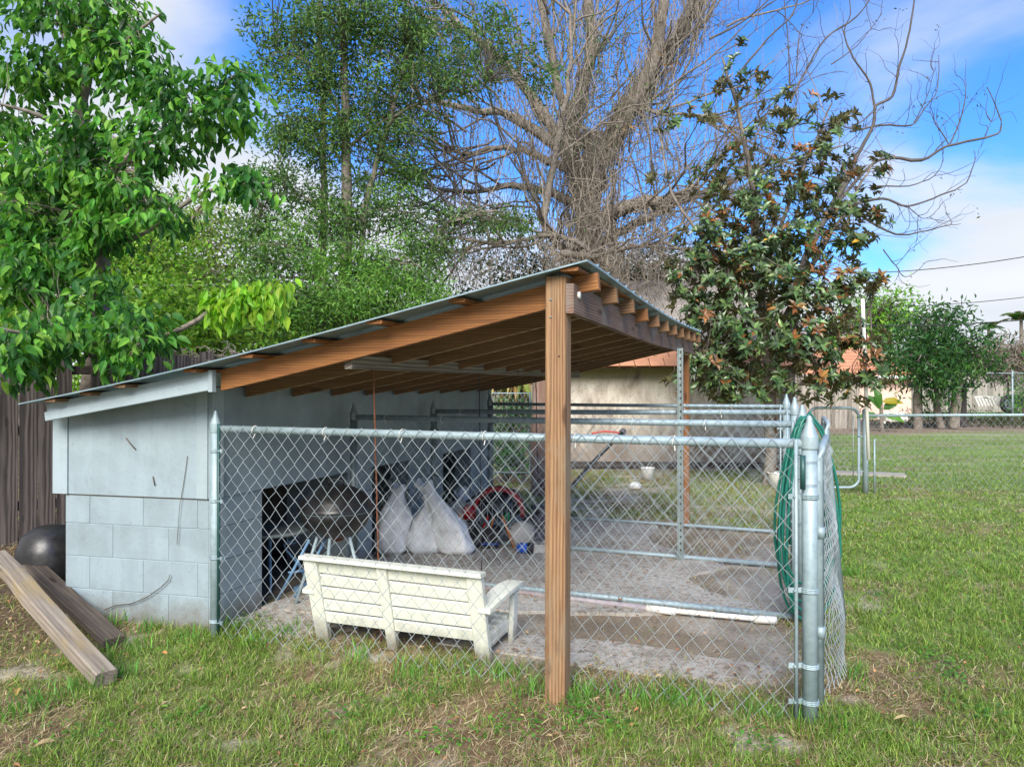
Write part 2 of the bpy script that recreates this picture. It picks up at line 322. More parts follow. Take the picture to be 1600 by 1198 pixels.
def vnoise(x, y, seed=0):
    """cheap value noise on arrays"""
    xi = np.floor(x).astype(int); yi = np.floor(y).astype(int); fx = x-xi; fy = y-yi; fx = fx*fx*(3-2*fx); fy = fy*fy*(3-2*fy)
    def h(a, b):
        n = (a*374761393+b*668265263+seed*1442695041) & 0xffffffff; n = ((n ^ (n >> 13))*1274126177) & 0xffffffff; return ((n ^ (n >> 16)) & 0xffff)/65535.
    return (h(xi, yi)*(1-fx)+h(xi+1, yi)*fx)*(1-fy)+(h(xi, yi+1)*(1-fx)+h(xi+1, yi+1)*fx)*fy
def fbm(x, y, seed=0, o=4): return sum(vnoise(x*2**k, y*2**k, seed+k)*.5**k for k in range(o))/sum(.5**k for k in range(o))

# ------------------------------------------------------------------ ground
def loc_uw(x, y):
    dx = x-O0[0]; dy = y-O0[1]; return dx*V1[0]+dy*V1[1], dx*V2[0]+dy*V2[1]
def ss(x, a, b): t = np.clip((x-a)/(b-a), 0, 1); return t*t*(3-2*t)
def zone(x, y):
    """returns lush (0..1 green), bare (0..1 sand/dirt), inside (kennel floor), litter"""
    u, w = loc_uw(x, y); e = (fbm(x*2.2, y*2.2, 5)-.5)*.55
    inside = ss(u+e, -.25, .05)*ss(-u+e, -3.35, -3.0)*ss(w+e*.9, .05, .42)*ss(-w+e, -4.75, -4.35)
    l = fbm(x*1.3, y*1.3, 9); l2 = fbm(x*4.5, y*4.5, 19)
    lush = np.clip((l-.42)*3.2+(l2-.5)*2.2+.35, 0, 1); lush = lush*(1-inside)*(1-.35*ss(-x, -1.6, -.8)*ss(-y, -4.2, -3.2))
    right = ss(x, 1.6, 3.0)*ss(y, 2.5, 4.5); lush = np.clip(lush+right*.5, 0, 1)
    bare = ss(fbm(x*2.0, y*2.0, 31)+(fbm(x*7, y*7, 33)-.5)*.5, .60, .75)*(1-.55*right)
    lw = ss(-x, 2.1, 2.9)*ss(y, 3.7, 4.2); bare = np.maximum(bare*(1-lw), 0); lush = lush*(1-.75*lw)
    beh = ss(w, 4.3, 5)*ss(-u, -3.6, -3.2); lush = lush*(1-.45*beh)
    far = ss(y+(fbm(x*.5, y*.5, 7)-.5)*3, 22.5, 24.5)*ss(-y, -36, -32)
    lush = lush*(1-far); return lush, bare, inside, lw, far, beh
def build_ground():
    xs = np.concatenate([-np.geomspace(600, 7, 40), np.arange(-6.9, 7.0, .055), np.geomspace(7.05, 600, 50)])
    ys = np.concatenate([[-600, -200, -60, -20, -6, -2], np.arange(0, 2.2, .3), np.arange(2.2, 10, .05), np.geomspace(10.1, 30, 90), np.geomspace(31, 1500, 40)])
    X, Y = np.meshgrid(xs, ys); lush, bare, ins, lw, far, beh = zone(X, Y)
    near = np.exp(-((X/9)**2))*ss(-Y, -12, -8); Zg = near*(fbm(X*2.4, Y*2.4, 51)-.5)*.035*(1-ins*.7)-.006
    n3 = fbm(X*6, Y*6, 71)[..., None]
    brown = np.array([.185, .125, .070])*(.55+.9*n3); green = np.array([.15, .21, .055])*(.7+.6*n3); sand = np.array([.40, .355, .30])*(.75+.5*n3)
    c = brown*(1-lush[..., None])+green*lush[..., None]; c = c*(1-bare[..., None]*.85)+sand*bare[..., None]*.85
    wetn = fbm(X*1.7+3, Y*1.7, 81); dirt = (np.array([.33, .295, .25])*(1-ss(wetn, .42, .62))[..., None]+np.array([.205, .165, .12])*ss(wetn, .42, .62)[..., None])*(.7+.6*n3)
    c = c*(1-ins[..., None])+dirt*ins[..., None]
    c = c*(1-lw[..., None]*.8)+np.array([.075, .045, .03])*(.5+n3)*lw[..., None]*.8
    c = c*(1-far[..., None])+np.array([.21, .155, .11])*(.3+1.4*n3)*far[..., None]
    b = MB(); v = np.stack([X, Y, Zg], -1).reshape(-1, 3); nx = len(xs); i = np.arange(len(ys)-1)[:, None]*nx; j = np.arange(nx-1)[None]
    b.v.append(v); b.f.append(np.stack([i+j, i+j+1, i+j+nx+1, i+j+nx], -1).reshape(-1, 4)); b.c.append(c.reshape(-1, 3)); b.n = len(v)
    m, nt, bs = newmat('lawn_soil'); at = nt.nodes.new('ShaderNodeAttribute'); at.attribute_name = 'Col'
    v = objvec(nt, (1, 1, 1), False); n1 = noise(nt, 46, 7, .85, v); n2 = noise(nt, 140, 3, .7, v); vs = objvec(nt, (1, .35, 1), False); n4 = noise(nt, 3.0, 6, .7, vs)
    cc = mixc(nt, 1, at.outputs['Color'], ramp(nt, n1, [(.32, (.30, .25, .20)), (.47, (.85, .85, .85)), (.60, (1.05, 1.05, 1.05))]), 'MULTIPLY')
    cc = mixc(nt, .8, cc, ramp(nt, n2, [(.35, (.55, .55, .55)), (.62, (1, 1, 1))]), 'MULTIPLY')
    cc = mixc(nt, .7, cc, ramp(nt, n4, [(.35, (.68, .66, .6)), (.6, (1, 1, 1))]), 'MULTIPLY')
    bright = nt.nodes.new('ShaderNodeMixRGB'); bright.blend_type = 'MULTIPLY'; bright.inputs[0].default_value = 1; bright.inputs[2].default_value = (1.75, 1.72, 1.65, 1)
    nt.links.new(cc, bright.inputs[1]); nt.links.new(bright.outputs[0], bs.inputs['Base Color']); bs.inputs['Roughness'].default_value = .97
    bump(nt, bs, n1, .6, .02)
    o = b.build('ground', m, None, True); tag(o, 'lawn ground with bare sandy patches and dead leaves', None, None, 'structure')
build_ground()

# concrete slab pieces of the kennel floor (irregular, broken edges)
def slab(name, uw, z, label):
    b = MB(); n = len(uw); pts = []
    for k in range(n):
        a = np.array(uw[k]); c = np.array(uw[(k+1) % n])
        for t in np.linspace(0, 1, 9)[:-1]:
            q = a+(c-a)*t; q = q+rng.normal(0, .012, 2)*(1 if 0 < t else .3); pts.append(LW(q[0], q[1]))
    pts = np.array(pts); m = len(pts); top = pts.copy(); top[:, 2] = z; bot = pts.copy(); bot[:, 2] = -.06
    b.v.append(np.concatenate([top, bot])); b.n = 2*m; b.f.append(np.arange(m)[None]); q = np.arange(m); b.f.append(np.stack([q, q+m, (q+1) % m+m, (q+1) % m], -1))
    mt, nt, bs = newmat(name+'_concrete'); v = objvec(nt, (1, 1, 1), False); a1 = noise(nt, 1.6, 8, .7, v, .4); a2 = noise(nt, 26, 7, .85, v); a3 = noise(nt, 120, 2, .7, v)
    c = ramp(nt, a1, [(.32, (.28, .24, .19)), (.47, (.46, .42, .365)), (.7, (.62, .59, .53))])
    c = mixc(nt, ramp(nt, a2, [(.49, (0, 0, 0)), (.60, (.8, .8, .8))]), c, (.13, .095, .06)); c = mixc(nt, .5, c, ramp(nt, a3, [(.35, (.5, .5, .5)), (.6, (1, 1, 1))]), 'MULTIPLY')
    nt.links.new(c, bs.inputs['Base Color']); bs.inputs['Roughness'].default_value = .95; bump(nt, bs, a2, .5, .006)
    tag(b.build(name, mt), label, None, None, 'structure')
slab('concrete_floor', [(-.12, .55), (.9, .62), (1.1, .95), (2.2, 1.25), (3.0, 1.62), (2.9, 1.75), (2.6, 1.95), (2.4, 2.3), (2.7, 2.75), (2.3, 3.1), (1.9, 3.5), (1.9, 4.3), (-.12, 4.45)], .014, 'worn grey concrete floor in front of the kennel openings')
slab('concrete_apron', [(-.1, .24), (.42, .16), (.7, .42), (.55, .56), (-.1, .52)], .012, 'broken concrete apron by the first kennel opening')
slab('concrete_patch', [(1.25, .35), (2.9, .30), (3.1, .62), (2.2, .72), (1.5, .62)], .006, 'thin dirty concrete patch inside the front run')
# garden path seen past the gate
MB().box(P(1330, 738, 12.3)*[1, 1, 0]+[0, 0, .012], 1.6, .35, .05, (1, -.42, 0), (.42, 1, 0)).build('path', M['conc'])
tag(bpy.data.objects['path'], None, None, None, 'structure')

# ------------------------------------------------------------------ the shed
U0, U1, W0, W1 = -1.26, 2.29, -.265, 4.78
def dzw(w):
    t = np.clip(w/4.8, 0, 1); return -.03*np.sin(np.pi*t)+.035*t*t
def zr(u, w=0):
    t = np.clip((u-U0)/(U1-U0), 0, 1); return 1.357+.665*(u-U0)/(U1-U0)-.034*np.sin(np.pi*t**.8)**1.3+dzw(w)*np.clip(t*1.2, 0, 1)
shed = thing('shed', LW(-.13, .1), 'pale blue block dog shed with a lean-to metal roof on orange timber rafters', 'shed')
SL = np.array([-1.215, -.025]); SR = np.array([-.145, .106])     # side wall ends in (u, w)
def side(t, z, off=0.0):
    p = SL+(SR-SL)*t; q = LW(p[0], p[1], z); a = LW(*SR)-LW(*SL); n = nrm(np.array([a[1], -a[0], 0])); return q+n*off
LEN = float(np.linalg.norm(SR-SL)); SA = nrm(LW(*SR)-LW(*SL)); SN = np.array([SA[1], -SA[0], 0])
# mortar core of the side wall and its blocks
sw = MB().hexa([side(.045, -.05, -.0030), side(1-.004, -.05, -.0030), side(1-.004, -.05, -.19), side(.045, -.05, -.19), side(.045, .80, -.0030), side(.996, .80, -.0030), side(.996, .80, -.19), side(.045, .80, -.19)]).build('side_wall', M['mortar'], shed)
cz = [-.05, .19, .394, .60, .785]
for r in range(4):
    cuts = [.045] + [x/LEN for x in (([.40, .80] if r % 2 == 0 else [.23, .62, 1.0]))] + [1.0]
    cuts = [c for i, c in enumerate(cuts) if i == 0 or c-cuts[i-1] > .03]
    for a, c in zip(cuts[:-1], cuts[1:]):
        L = (c-a)*LEN-.0035; zc = (cz[r]+cz[r+1])/2; ctr = side((a+c)/2, zc, -.02+rng.normal(0, .0006))
        p0 = ctr-SA*L/2; p1 = ctr+SA*L/2; board('block', p0, p1, .04, cz[r+1]-cz[r]-.0035, M['blue'], sw, SN, .0025, key=False)
# upper siding panel, sits proud of the blocks
def panel(name, t0, t1, off, th, mat, z0=.785, z1a=None, z1b=None, par=None):
    z1a = z1a or zr((SL+(SR-SL)*t0)[0])-.05; z1b = z1b or zr((SL+(SR-SL)*t1)[0])-.05
    return MB().hexa([side(t0, z0, off), side(t1, z0, off), side(t1, z0, off-th), side(t0, z0, off-th), side(t0, z1a, off), side(t1, z1b, off), side(t1, z1b, off-th), side(t0, z1a, off-th)]).build(name, mat, par or shed)
panel('siding_panel', .075, .93, .012, .02, M['blue']); panel('siding_panel', -.03, .072, .020, .025, M['blue2'])
panel('corner_trim', .932, 1.0, .016, .02, M['blue2'])
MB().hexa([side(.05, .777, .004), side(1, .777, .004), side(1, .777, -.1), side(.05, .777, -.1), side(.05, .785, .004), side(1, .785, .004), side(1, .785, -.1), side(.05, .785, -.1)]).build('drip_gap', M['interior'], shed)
# front wall (faces the runs): piers of painted block, header panel above
UF = -.13; ops = [(.57, 1.60), (1.97, 2.62), (3.35, 4.07)]; WE = 4.64
prs = [(.106, .57), (1.60, 1.97), (2.62, 3.35), (4.07, WE)]
for (a, c) in prs:
    pier = MB().box((LW(UF-.1, (a+c)/2, .3675)), .188, c-a-.008, .835, V1, V2).build('pier', M['mortar'], shed)
    for r in range(4):
        Lb = c-a; n = 2 if (Lb > .5) else 1; sp = [0, Lb*(.55 if r % 2 else .42), Lb] if n == 2 else [0, Lb]
        if n == 1 and Lb > .4: sp = [0, Lb*(.85 if r % 2 else .15), Lb]
        for x0, x1 in zip(sp[:-1], sp[1:]):
            z = (cz[r]+cz[r+1])/2; board('block', LW(UF-.012, a+x0+.002, z), LW(UF-.012, a+x1-.002, z), .028, cz[r+1]-cz[r]-.004, M['blue'], pier, V1, .003, key=False)
hd = MB().hexa([LW(UF+.012, .10, .785), LW(UF+.012, WE, .785), LW(UF-.02, WE, .785), LW(UF-.02, .10, .785), LW(UF+.012, .10, 1.455), LW(UF+.012, WE, 1.455), LW(UF-.02, WE, 1.455), LW(UF-.02, .10, 1.455)]).build('header_panel', M['blue'], shed)
board('corner_trim', LW(UF+.018, .145, .785), LW(UF+.018, .145, 1.455), .09, .012, M['blue2'], shed, V2)
board('corner_trim', LW(UF+.018, WE-.04, .0), LW(UF+.018, WE-.04, 1.45), .07, .014, M['blue2'], shed, V2)
MB().hexa([LW(UF+.03, .02, 1.462), LW(UF+.03, WE+.1, 1.462), LW(UF-.02, WE+.1, 1.462), LW(UF-.02, .02, 1.462), LW(UF+.03, .02, 1.572), LW(UF+.03, WE+.1, 1.572), LW(UF-.02, WE+.1, 1.572), LW(UF-.02, .02, 1.572)]).build('wall_plate', M['blue2'], shed)
# back, far end, inner partitions
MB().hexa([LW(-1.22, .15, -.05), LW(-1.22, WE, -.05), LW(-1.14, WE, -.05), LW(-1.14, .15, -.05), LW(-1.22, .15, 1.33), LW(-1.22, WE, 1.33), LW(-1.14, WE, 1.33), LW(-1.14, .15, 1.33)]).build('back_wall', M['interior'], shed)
MB().hexa([LW(-1.139, WE-.09, -.05), LW(-.24, WE-.09, -.05), LW(-.24, WE-.01, -.05), LW(-1.139, WE-.01, -.05), LW(-1.139, WE-.09, 1.32), LW(-.24, WE-.09, 1.45), LW(-.24, WE-.01, 1.45), LW(-1.139, WE-.01, 1.32)]).build('end_wall', M['blue'], shed)
for wq, ud in ((1.66, -.72), (2.9, -1.13)):
    MB().box(LW((UF-.2+ud)/2, wq, .4), abs(ud-UF+.2), .09, .86, V1, V2).build('partition', M['blue'], shed)
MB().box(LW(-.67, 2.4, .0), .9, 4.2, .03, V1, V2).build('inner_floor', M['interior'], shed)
# fascia, rafters, purlins, roof sheet, beam, posts
def fz(u): return zr(u)
for (zt, hh, off, nm) in ((.035, .056, 0, 'fascia_board'), (.088, .056, .012, 'fascia_board')):
    z0, z1 = zr(-1.16)-zt-hh/2+.02, zr(.10)-zt-hh/2+.005
    board(nm, LW(-1.16, -.145-off, z0), LW(.10, -.145-off, z1), .022, hh, M['blue2'], shed, V2, wob=0)
board('fascia_board', LW(.115, -.157, zr(.115)-.03), LW(.115, -.157, zr(.115)-.15), .03, .035, M['blue2'], shed, V1)
RW = np.linspace(-.085, 4.70, 11)
for i, w in enumerate(RW):
    mt = M['pine_orange'] if i == 0 else M['pine_dark']; us = [-.10, .55, 1.2, 2.205]; hh = .13
    b = MB(); vs = []
    for u in us:
        t = zr(u, w)-.026
        for dw in (-.019, .019):
            for z in (t-hh, t): vs.append((dw, u, z))
    us2 = np.linspace(-.10, 2.20, 7); th = .115; pts = []
    p0 = LW(-.10, w, 0)
    # local X along the rafter so the grain follows it
    us2 = np.linspace(.13 if i == 0 else -.10, 2.20, 7)
    for u in us2:
        t = zr(u, w)-.030; low = t-(th if (u > 0 and i) else .115)
        for dw, z in ((-.019, low), (.019, low), (.019, t), (-.019, t)): pts.append((u+.10, dw, z))
    f = [[i4*4+k, i4*4+(k+1) % 4, (i4+1)*4+(k+1) % 4, (i4+1)*4+k] for i4 in range(6) for k in range(4)]+[[3, 2, 1, 0], [24, 25, 26, 27]]
    b.add(pts, f); me = b.mesh('rafter'); me.materials.append(mt); me.materials.append(M['pine_bounce'])
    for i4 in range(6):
        if i: me.polygons[i4*4].material_index = 1  # inner rafters' bottom faces lighter: ground bounce painted in as colour
    mw = Matrix(((V1[0], V2[0], 0, p0[0]), (V1[1], V2[1], 0, p0[1]), (0, 0, 1, 0), (0, 0, 0, 1)))
    raf = link('rafter', me, shed, mw=mw)
    t = zr(2.25, w)-.03
    tl = board('rafter_tail', LW(2.2, w, t-.045), LW(2.285 if i else 2.30, w, t-.036), .038, .082, M['pine_orange'] if i in (0, 3) else M['pine_dark'], raf, V2, key=False)
for k, u in enumerate([-1.02, -.76, -.47, .02, .42, .80, 1.20, 1.64, 2.2]):
    board('purlin', LW(u, -.245+(.02 if k % 2 else 0), zr(u, 0)-.015), LW(u+.01, 4.6, zr(u, 4.6)-.012), .085, .019, M['pine_orange'] if k > 2 else M['pine_dark'], shed, V1, key=False)
def roof_sheet():
    ws = []; w = W0
    while w < W1+.001: ws.append(w); w += .0254
    ws = np.array(ws); us = np.linspace(U0, U1, 15); b = MB()
    U, Wm = np.meshgrid(us, ws, indexing='ij'); rib = (np.abs(((Wm-W0) % .229)-.1145) > .095)*.018; rib[:, 0] = 0
    for wv, nm in ((0, 'top'),): pass
    Zs = zr(U, Wm)+rib
    wl = Wm+.0*(U); pts = np.array([LW(a, c, z) for a, c, z in zip(U.ravel(), wl.ravel(), Zs.ravel())]); n = len(ws)
    i = np.arange(len(us)-1)[:, None]*n; j = np.arange(n-1)[None]; f = np.stack([i+j, i+n+j, i+n+j+1, i+j+1], -1).reshape(-1, 4)
    b.add(pts, f); lo = pts-[0, 0, .0015]; b.add(lo, f[:, ::-1])
    # folded near edge and eave lips
    for (uu, ww, dn) in ((us, np.full(len(us), W0), .007), (np.full(len(ws), U1), ws, .010)):
        t = np.array([LW(a, c, zr(a, c)+.001) for a, c in zip(uu, ww)]); d = t-[0, 0, dn]; k = len(t); q = np.arange(k-1)
        b.add(np.concatenate([t, d]), np.stack([q, q+k, q+k+1, q+1], -1))
    return b.build('roof_sheet', M['roofm'], shed)
roof_sheet()
ub = 2.19
b = MB(); ws = np.linspace(-.20, 4.76, 9); pts = []
for w in ws:
    base = 1.795+dzw(w)*.7
    for du, z in ((-.019, base), (.019, base), (.019, base+.135), (-.019, base+.135)): pts.append((w+.2, du, z))
b.add(pts, [[i*4+k, (i+1)*4+k, (i+1)*4+(k+1) % 4, i*4+(k+1) % 4] for i in range(8) for k in range(4)]+[[0, 1, 2, 3], [35, 34, 33, 32]])
me = b.mesh('beam'); me.materials.append(M['beam']); pb = LW(ub, -.2)
link('beam', me, shed, mw=Matrix(((V2[0], V1[0], 0, pb[0]), (V2[1], V1[1], 0, pb[1]), (0, 0, 1, 0), (0, 0, 0, 1))))
tube('bolt', [LW(ub+.018, -.12, 1.885), LW(ub+.030, -.12, 1.885)], .017, M['white'], shed, 12)
ps = nrm(V1*.9+V2*.0)
pst = board('post', LW(2.118, -.152, -.1), LW(2.122, -.150, zr(2.12)-.022), .098, .098, M['pine'], shed, ps, .006, key=False)
for z in (1.86, 1.78):
    q_ = LW(2.10, -.2005, z); tube('nail_head', [q_, q_-V2*.003], .005, M['galv_dark'], shed, 8)
for z in (1.60,):
    q_ = LW(2.14, -.2005, z); tube('nail_head', [q_, q_-V2*.003], .004, M['rust'], shed, 8)
board('post', LW(2.125, 4.66, -.1), LW(2.125, 4.66, 1.80), .095, .095, M['pine_orange'], shed, V1, .006, key=False)
board('hanging_beam', LW(.93, -.055, 1.592), LW(.93, 4.70, 1.60), .045, .075, M['greywood'], shed, V1, key=False)
# dead vine tendrils stuck on the wall
def wallvine(pts, r, par=shed): tube('dead_vine', np.array(pts), r, M['barkdark'], par, 4)
def sp(px, py):                                       # a point on the side wall seen at that pixel
    d = P(px, py, 1)-[0, 0, EYE]; o = np.array([0, 0, EYE]); a = side(0, 0, .02); t = np.dot(a-o, SN)/np.dot(d, SN); return o+d*t
wallvine([sp(*q) for q in ((164, 952), (180, 945), (207, 942), (232, 931), (252, 917), (264, 905), (266, 897))], .003)
wallvine([sp(*q) for q in ((197, 684), (203, 692), (212, 702))], .004); wallvine([sp(*q) for q in ((293, 712), (290, 735), (286, 762), (281, 790), (279, 820), (277, 850))], .002)
wallvine([sp(*q) for q in ((239, 744), (242, 758))], .004)

# ------------------------------------------------------------------ chain link
def chain(p0, p1, z0, z1, D=.086, V=.102, r=.0019, sides=3, nrmv=None, jit=.003, bag=None, hook=.0028):
    """woven fabric: zigzag pickets hooked into each other; p0->p1 on plan"""
    p0 = np.asarray(p0, float); p1 = np.asarray(p1, float); L = np.linalg.norm((p1-p0)[:2]); ax = (p1-p0)/np.linalg.norm(p1-p0); ax[2] = 0; ax = nrm(ax)
    nv = np.array([ax[1], -ax[0], 0]) if nrmv is None else nrmv
    n = int(L/(D/2)); K = int((z1-z0)/(V/2))+1; k = np.arange(K)
    x0 = np.arange(n)*D/2; par = (np.arange(n)[:, None]+k[None]) % 2
    x = x0[:, None]+par*D/2; z = np.broadcast_to(z1-k*V/2, x.shape).copy()
    z0k = rng.normal(0, jit, x.shape); x = x+rng.normal(0, jit, x.shape)*.6
    off = np.where(par == 0, hook, -hook)
    # double each vertex to make the hooked bend
    P_ = p0+ax*x[..., None]+nv*off[..., None]; P_[..., 2] += z+z0k
    if bag is not None: P_ = bag(P_, x/L, (z-z0)/(z1-z0))
    return MB().tubes(P_, r, sides, False)
def cap(c, r, parent, mat, h=.095):
    return MB().lathe([(r*1.12, -.05), (r*1.14, -.045), (r*1.14, 0), (r*1.12, .004), (r*.98, .012), (r*.50, h*.62), (r*.40, h*.74), (r*.36, h*.86), (r*.24, h*.95), (0.0005, h)], c, 16).build('cap', mat, parent, True)
def band(c, r, direction, parent, mat, L=.05):
    d = nrm(direction); an = np.linspace(0, 2*np.pi, 15); ring = np.array([[np.cos(a)*(r+.003), np.sin(a)*(r+.003), 0] for a in an])+c
    o = MB(); 
    for dz in (-.007, 0, .007): o.tubes(ring+[0, 0, dz], .0036, 5, False)
    o.box(c+d*(r+L/2), L, .006, .022, d, np.cross([0, 0, 1], d)); o.tubes([c+d*(r+L*.6)-np.cross([0, 0, 1], d)*.016, c+d*(r+L*.6)+np.cross([0, 0, 1], d)*.016], .005, 6)
    return o.build('tension_band', mat, parent)
rowg = 'chain link fences dividing the dog runs'
def fence_row(w, u0, u1, zl, zrr, label, rp=.030, rr=.021, front=False, bottom=True, mat='galv', meshoff=-.026, zb=.03, wr=.0016, rightcap=True, mesh_u1=None, dark=None):
    f = thing('chain_link_fence', LW(u0, w), label, 'fence', rowg); g = M[mat]; gl = M[dark] if dark else g
    pl = tube('post', [LW(u0, w, -.05), LW(u0, w, zl+.0)], rp*.93, gl, f, 14); cap(LW(u0, w, zl+.01), rp*.93, f, gl, .08)
    pr = tube('post', [LW(u1, w, -.05), LW(u1, w, zrr+.02)], rp*1.08, g, f, 16)
    if rightcap: cap(LW(u1, w, zrr+.01), rp*1.1, f, g)
    tube('top_rail', [LW(u0+.02, w, zl-.02), LW((u0+u1)/2, w, (zl+zrr)/2-.023), LW(u1-.02, w, zrr-.02)], rr, g, f, 12)
    if bottom: tube('bottom_rail', [LW(u0+.03, w, zb), LW((u0+u1)/2, w+.004, zb+.004), LW(u1-.04, w, zb-.004)], rr*.9, g, f, 10)
    p0 = LW(u0+.05, w+meshoff); p1 = LW(mesh_u1 or u1-.05, w+meshoff)
    def tilt(Pm, tx, tz): Pm[..., 2] += (zrr-zl)*tx*tz; Pm += V2*(.012*np.sin(tx*11)*(1-tz))[..., None]; return Pm
    chain(p0, p1, .0 if front else .02, zl+.002, r=wr, bag=tilt, sides=4 if front else 3).build('chain_link_mesh', M['wire'], f, True, True)
    tube('tension_bar', [LW(u0+.045, w+meshoff, .03), LW(u0+.045, w+meshoff, zl+.01)], .009 if front else .006, M['dkgreen'] if front else gl, f, 6)
    tube('tension_bar', [LW(u1-.055, w+meshoff, .03), LW(u1-.055, w+meshoff, zrr+.0)], .0085, g, f, 6)
    for z in ((.10, .47, .80, 1.09) if front else (.2, .62, 1.05)):
        band(LW(u0, w, z), rp*.93, V1-V2*.4, f, gl)
    for z in ((.10, .255, .58, .985) if front else (.2, .62, 1.05)): band(LW(u1, w, z), rp*1.08, -V1-V2*.35, f, g, .06)
    for k, uu in enumerate(np.arange(u0+.28, u1-.2, .47)):
        t = (uu-u0)/(u1-u0); z = zl+(zrr-zl)*t-.02; an = np.linspace(0, 2*np.pi, 11)
        ring = np.array([LW(uu+.006*np.sin(a), w+(rr+.003)*np.cos(a)-.003, z+(rr+.003)*np.sin(a)) for a in an]); tail = LW(uu+.01, w-.03, z-.045)
        MB().tubes(np.vstack([ring, [tail]]), .0022, 4).build('wire_tie', M['pvc'], f)
    return f
row1 = fence_row(0, 0, 3.21, 1.235, 1.232, 'front chain link fence running from the shed corner to the post with the green sleeve', front=True, bottom=False, wr=.0018)
fence_row(1.48, 0, 3.22, 1.245, 1.245, 'second chain link divider from the front, its end post hung with the green hose', dark='galv_dark')
fence_row(2.87, 0, 3.20, 1.245, 1.275, 'third chain link divider from the front, crossed by the perforated steel upright', dark='galv_dark', wr=.0017)
fence_row(4.32, 0.0, 3.15, 1.285, 1.285, 'rearmost chain link divider of the dog runs, nearest the grass behind', dark='galv_dark', wr=.0016, rr=.017)
# sleeve and wires on the corner post
c = LW(3.21, 0); sl0 = c+np.array([-.040, -.028, 0])
tube('rubber_sleeve', [sl0+[0, 0, 1.165], sl0+[0, 0, 1.02]], .012, M['dkgreen'], row1, 10)
for z in (1.15, 1.05):
    an = np.linspace(0, 2*np.pi, 14); tube('tie_wire', np.array([c+[np.cos(a)*.044-.004, np.sin(a)*.042-.003, z+.01*np.sin(a)] for a in an]), .002, M['wire'], row1, 4)
# perforated steel upright at row three
def ulocal(px, w):                                    # u on the line w = const seen at pixel column px
    s = (px-800)/F; p = O0+V2*w; return (s*p[1]-p[0])/(V1[0]-s*V1[1])
uu = ulocal(1063, 2.80); st = thing('steel_upright', LW(uu, 2.80), 'perforated galvanised steel upright rising from the third divider to the roof beam', 'post')
b = MB().box(LW(uu-.02, 2.80, .88), .006, .036, 1.80, V1, V2).box(LW(uu+.02, 2.80, .88), .006, .036, 1.80, V1, V2).box(LW(uu, 2.815, .88), .034, .005, 1.80, V1, V2); b.build('channel', M['galv_dark'], st)
b = MB()
for z in np.arange(.1, 1.76, .055): b.box(LW(uu, 2.81, z), .011, .004, .016, V1, V2)
b.build('hole_row', M['blk'], st, stuff=True)

# ------------------------------------------------------------------ kennel gates at the right-hand ends
def gate(p0, p1, z0, z1, lean, label, r=.017, mz=.03, both=True):
    g = thing('gate', (*p0[:2], 0), label, 'gate', 'chain link gates at the ends of the dog runs'); p0 = np.array([*p0[:2], 0]); p1 = np.array([*p1[:2], 0]); lean = np.array([*lean, 0])
    a = p1-p0; ax = nrm(a); rc = .05
    path = [p0+[0, 0, z0+.02], p0+[0, 0, z1-rc], p0+ax*rc*.3+[0, 0, z1-rc*.3], p0+ax*rc+[0, 0, z1], p1-ax*rc-lean+[0, 0, z1+.01], p1-ax*rc*.3-lean+[0, 0, z1-rc*.2], p1-lean+[0, 0, z1-rc], p1+[0, 0, z0+.22]]
    tube('frame', np.array(path), r, M['galv'], g, 10)
    def bag(Pm, tx, tz):
        nv = np.array([ax[1], -ax[0], 0]); Pm += nv*((.05*np.sin(np.pi*tx)*(1-tz)**1.5)+.012*np.sin(tz*17+tx*5))[..., None]; Pm -= lean*(tx*tz)[..., None]; Pm += ax*(.02*np.sin(tz*21))[..., None]; return Pm
    chain(p0+ax*.0, p1, mz, z1, D=.052, V=.125, r=.0019, jit=.003, bag=bag, hook=.012).build('chain_link_mesh', M['wire'], g, True, True)
    for z in (.35, .8): tube('hinge', [p0+[0, 0, z-.025], p0+[0, 0, z+.025]], r*1.25, M['galv'], g, 10)
    return g
gate(P(1281, 1104, 3.34), (1.76, 3.92), .0, 1.185, (.09, .02), 'sagging chain link gate beside the corner post with the green sleeve')
tube('brace_post', [np.array([1.392, 3.36, -.03]), np.array([1.375, 3.35, .62]), np.array([1.362, 3.35, 1.18])], .015, M['galv'], bpy.data.objects['gate'], 10)
gate((2.02, 4.72), (2.20, 5.15), .05, 1.23, (.02, 0), 'narrow chain link gate behind the hung green hose')

# ------------------------------------------------------------------ garden hose on the second post
def hose():
    h = LW(3.22, 1.48); b = MB(); 
    for k in range(7):
        t = np.linspace(0, 2*np.pi, 40); wl = .175+.03*math.sin(k*2.1); wr = .255+.03*math.cos(k*1.7) if k % 2 else .13+.05*math.cos(k*3.)
        top = 1.275-.02*(k % 3); bot = .04+.055*((k*3) % 5)
        zc, zh = (top+bot)/2, (top-bot)/2; s = np.sin(t); c = np.cos(t)
        wd = np.where(c < 0, wl, wr)*(.55+.5*(1-(s+1)/2))
        z = zc+zh*s; x = h[0]-.02+c*wd; y = h[1]-.05-.012*k+.02*np.sin(t*2+k)
        b.tubes(np.stack([x, y, z], -1), .0085, 8, False)
    e = np.array([[h[0]-.11, h[1]-.09, .5], [h[0]-.13, h[1]-.1, .9], [h[0]-.08, h[1]-.1, 1.2], [h[0]+.02, h[1]-.07, 1.30], [h[0]+.10, h[1]-.06, 1.20], [h[0]+.12, h[1]-.06, 1.12]])
    b.tubes(e, .0085, 8)
    o = b.build('hose', M['hose'], None, True); tag(o, 'coiled dark green garden hose hung over the second fence post', 'hose')
hose()
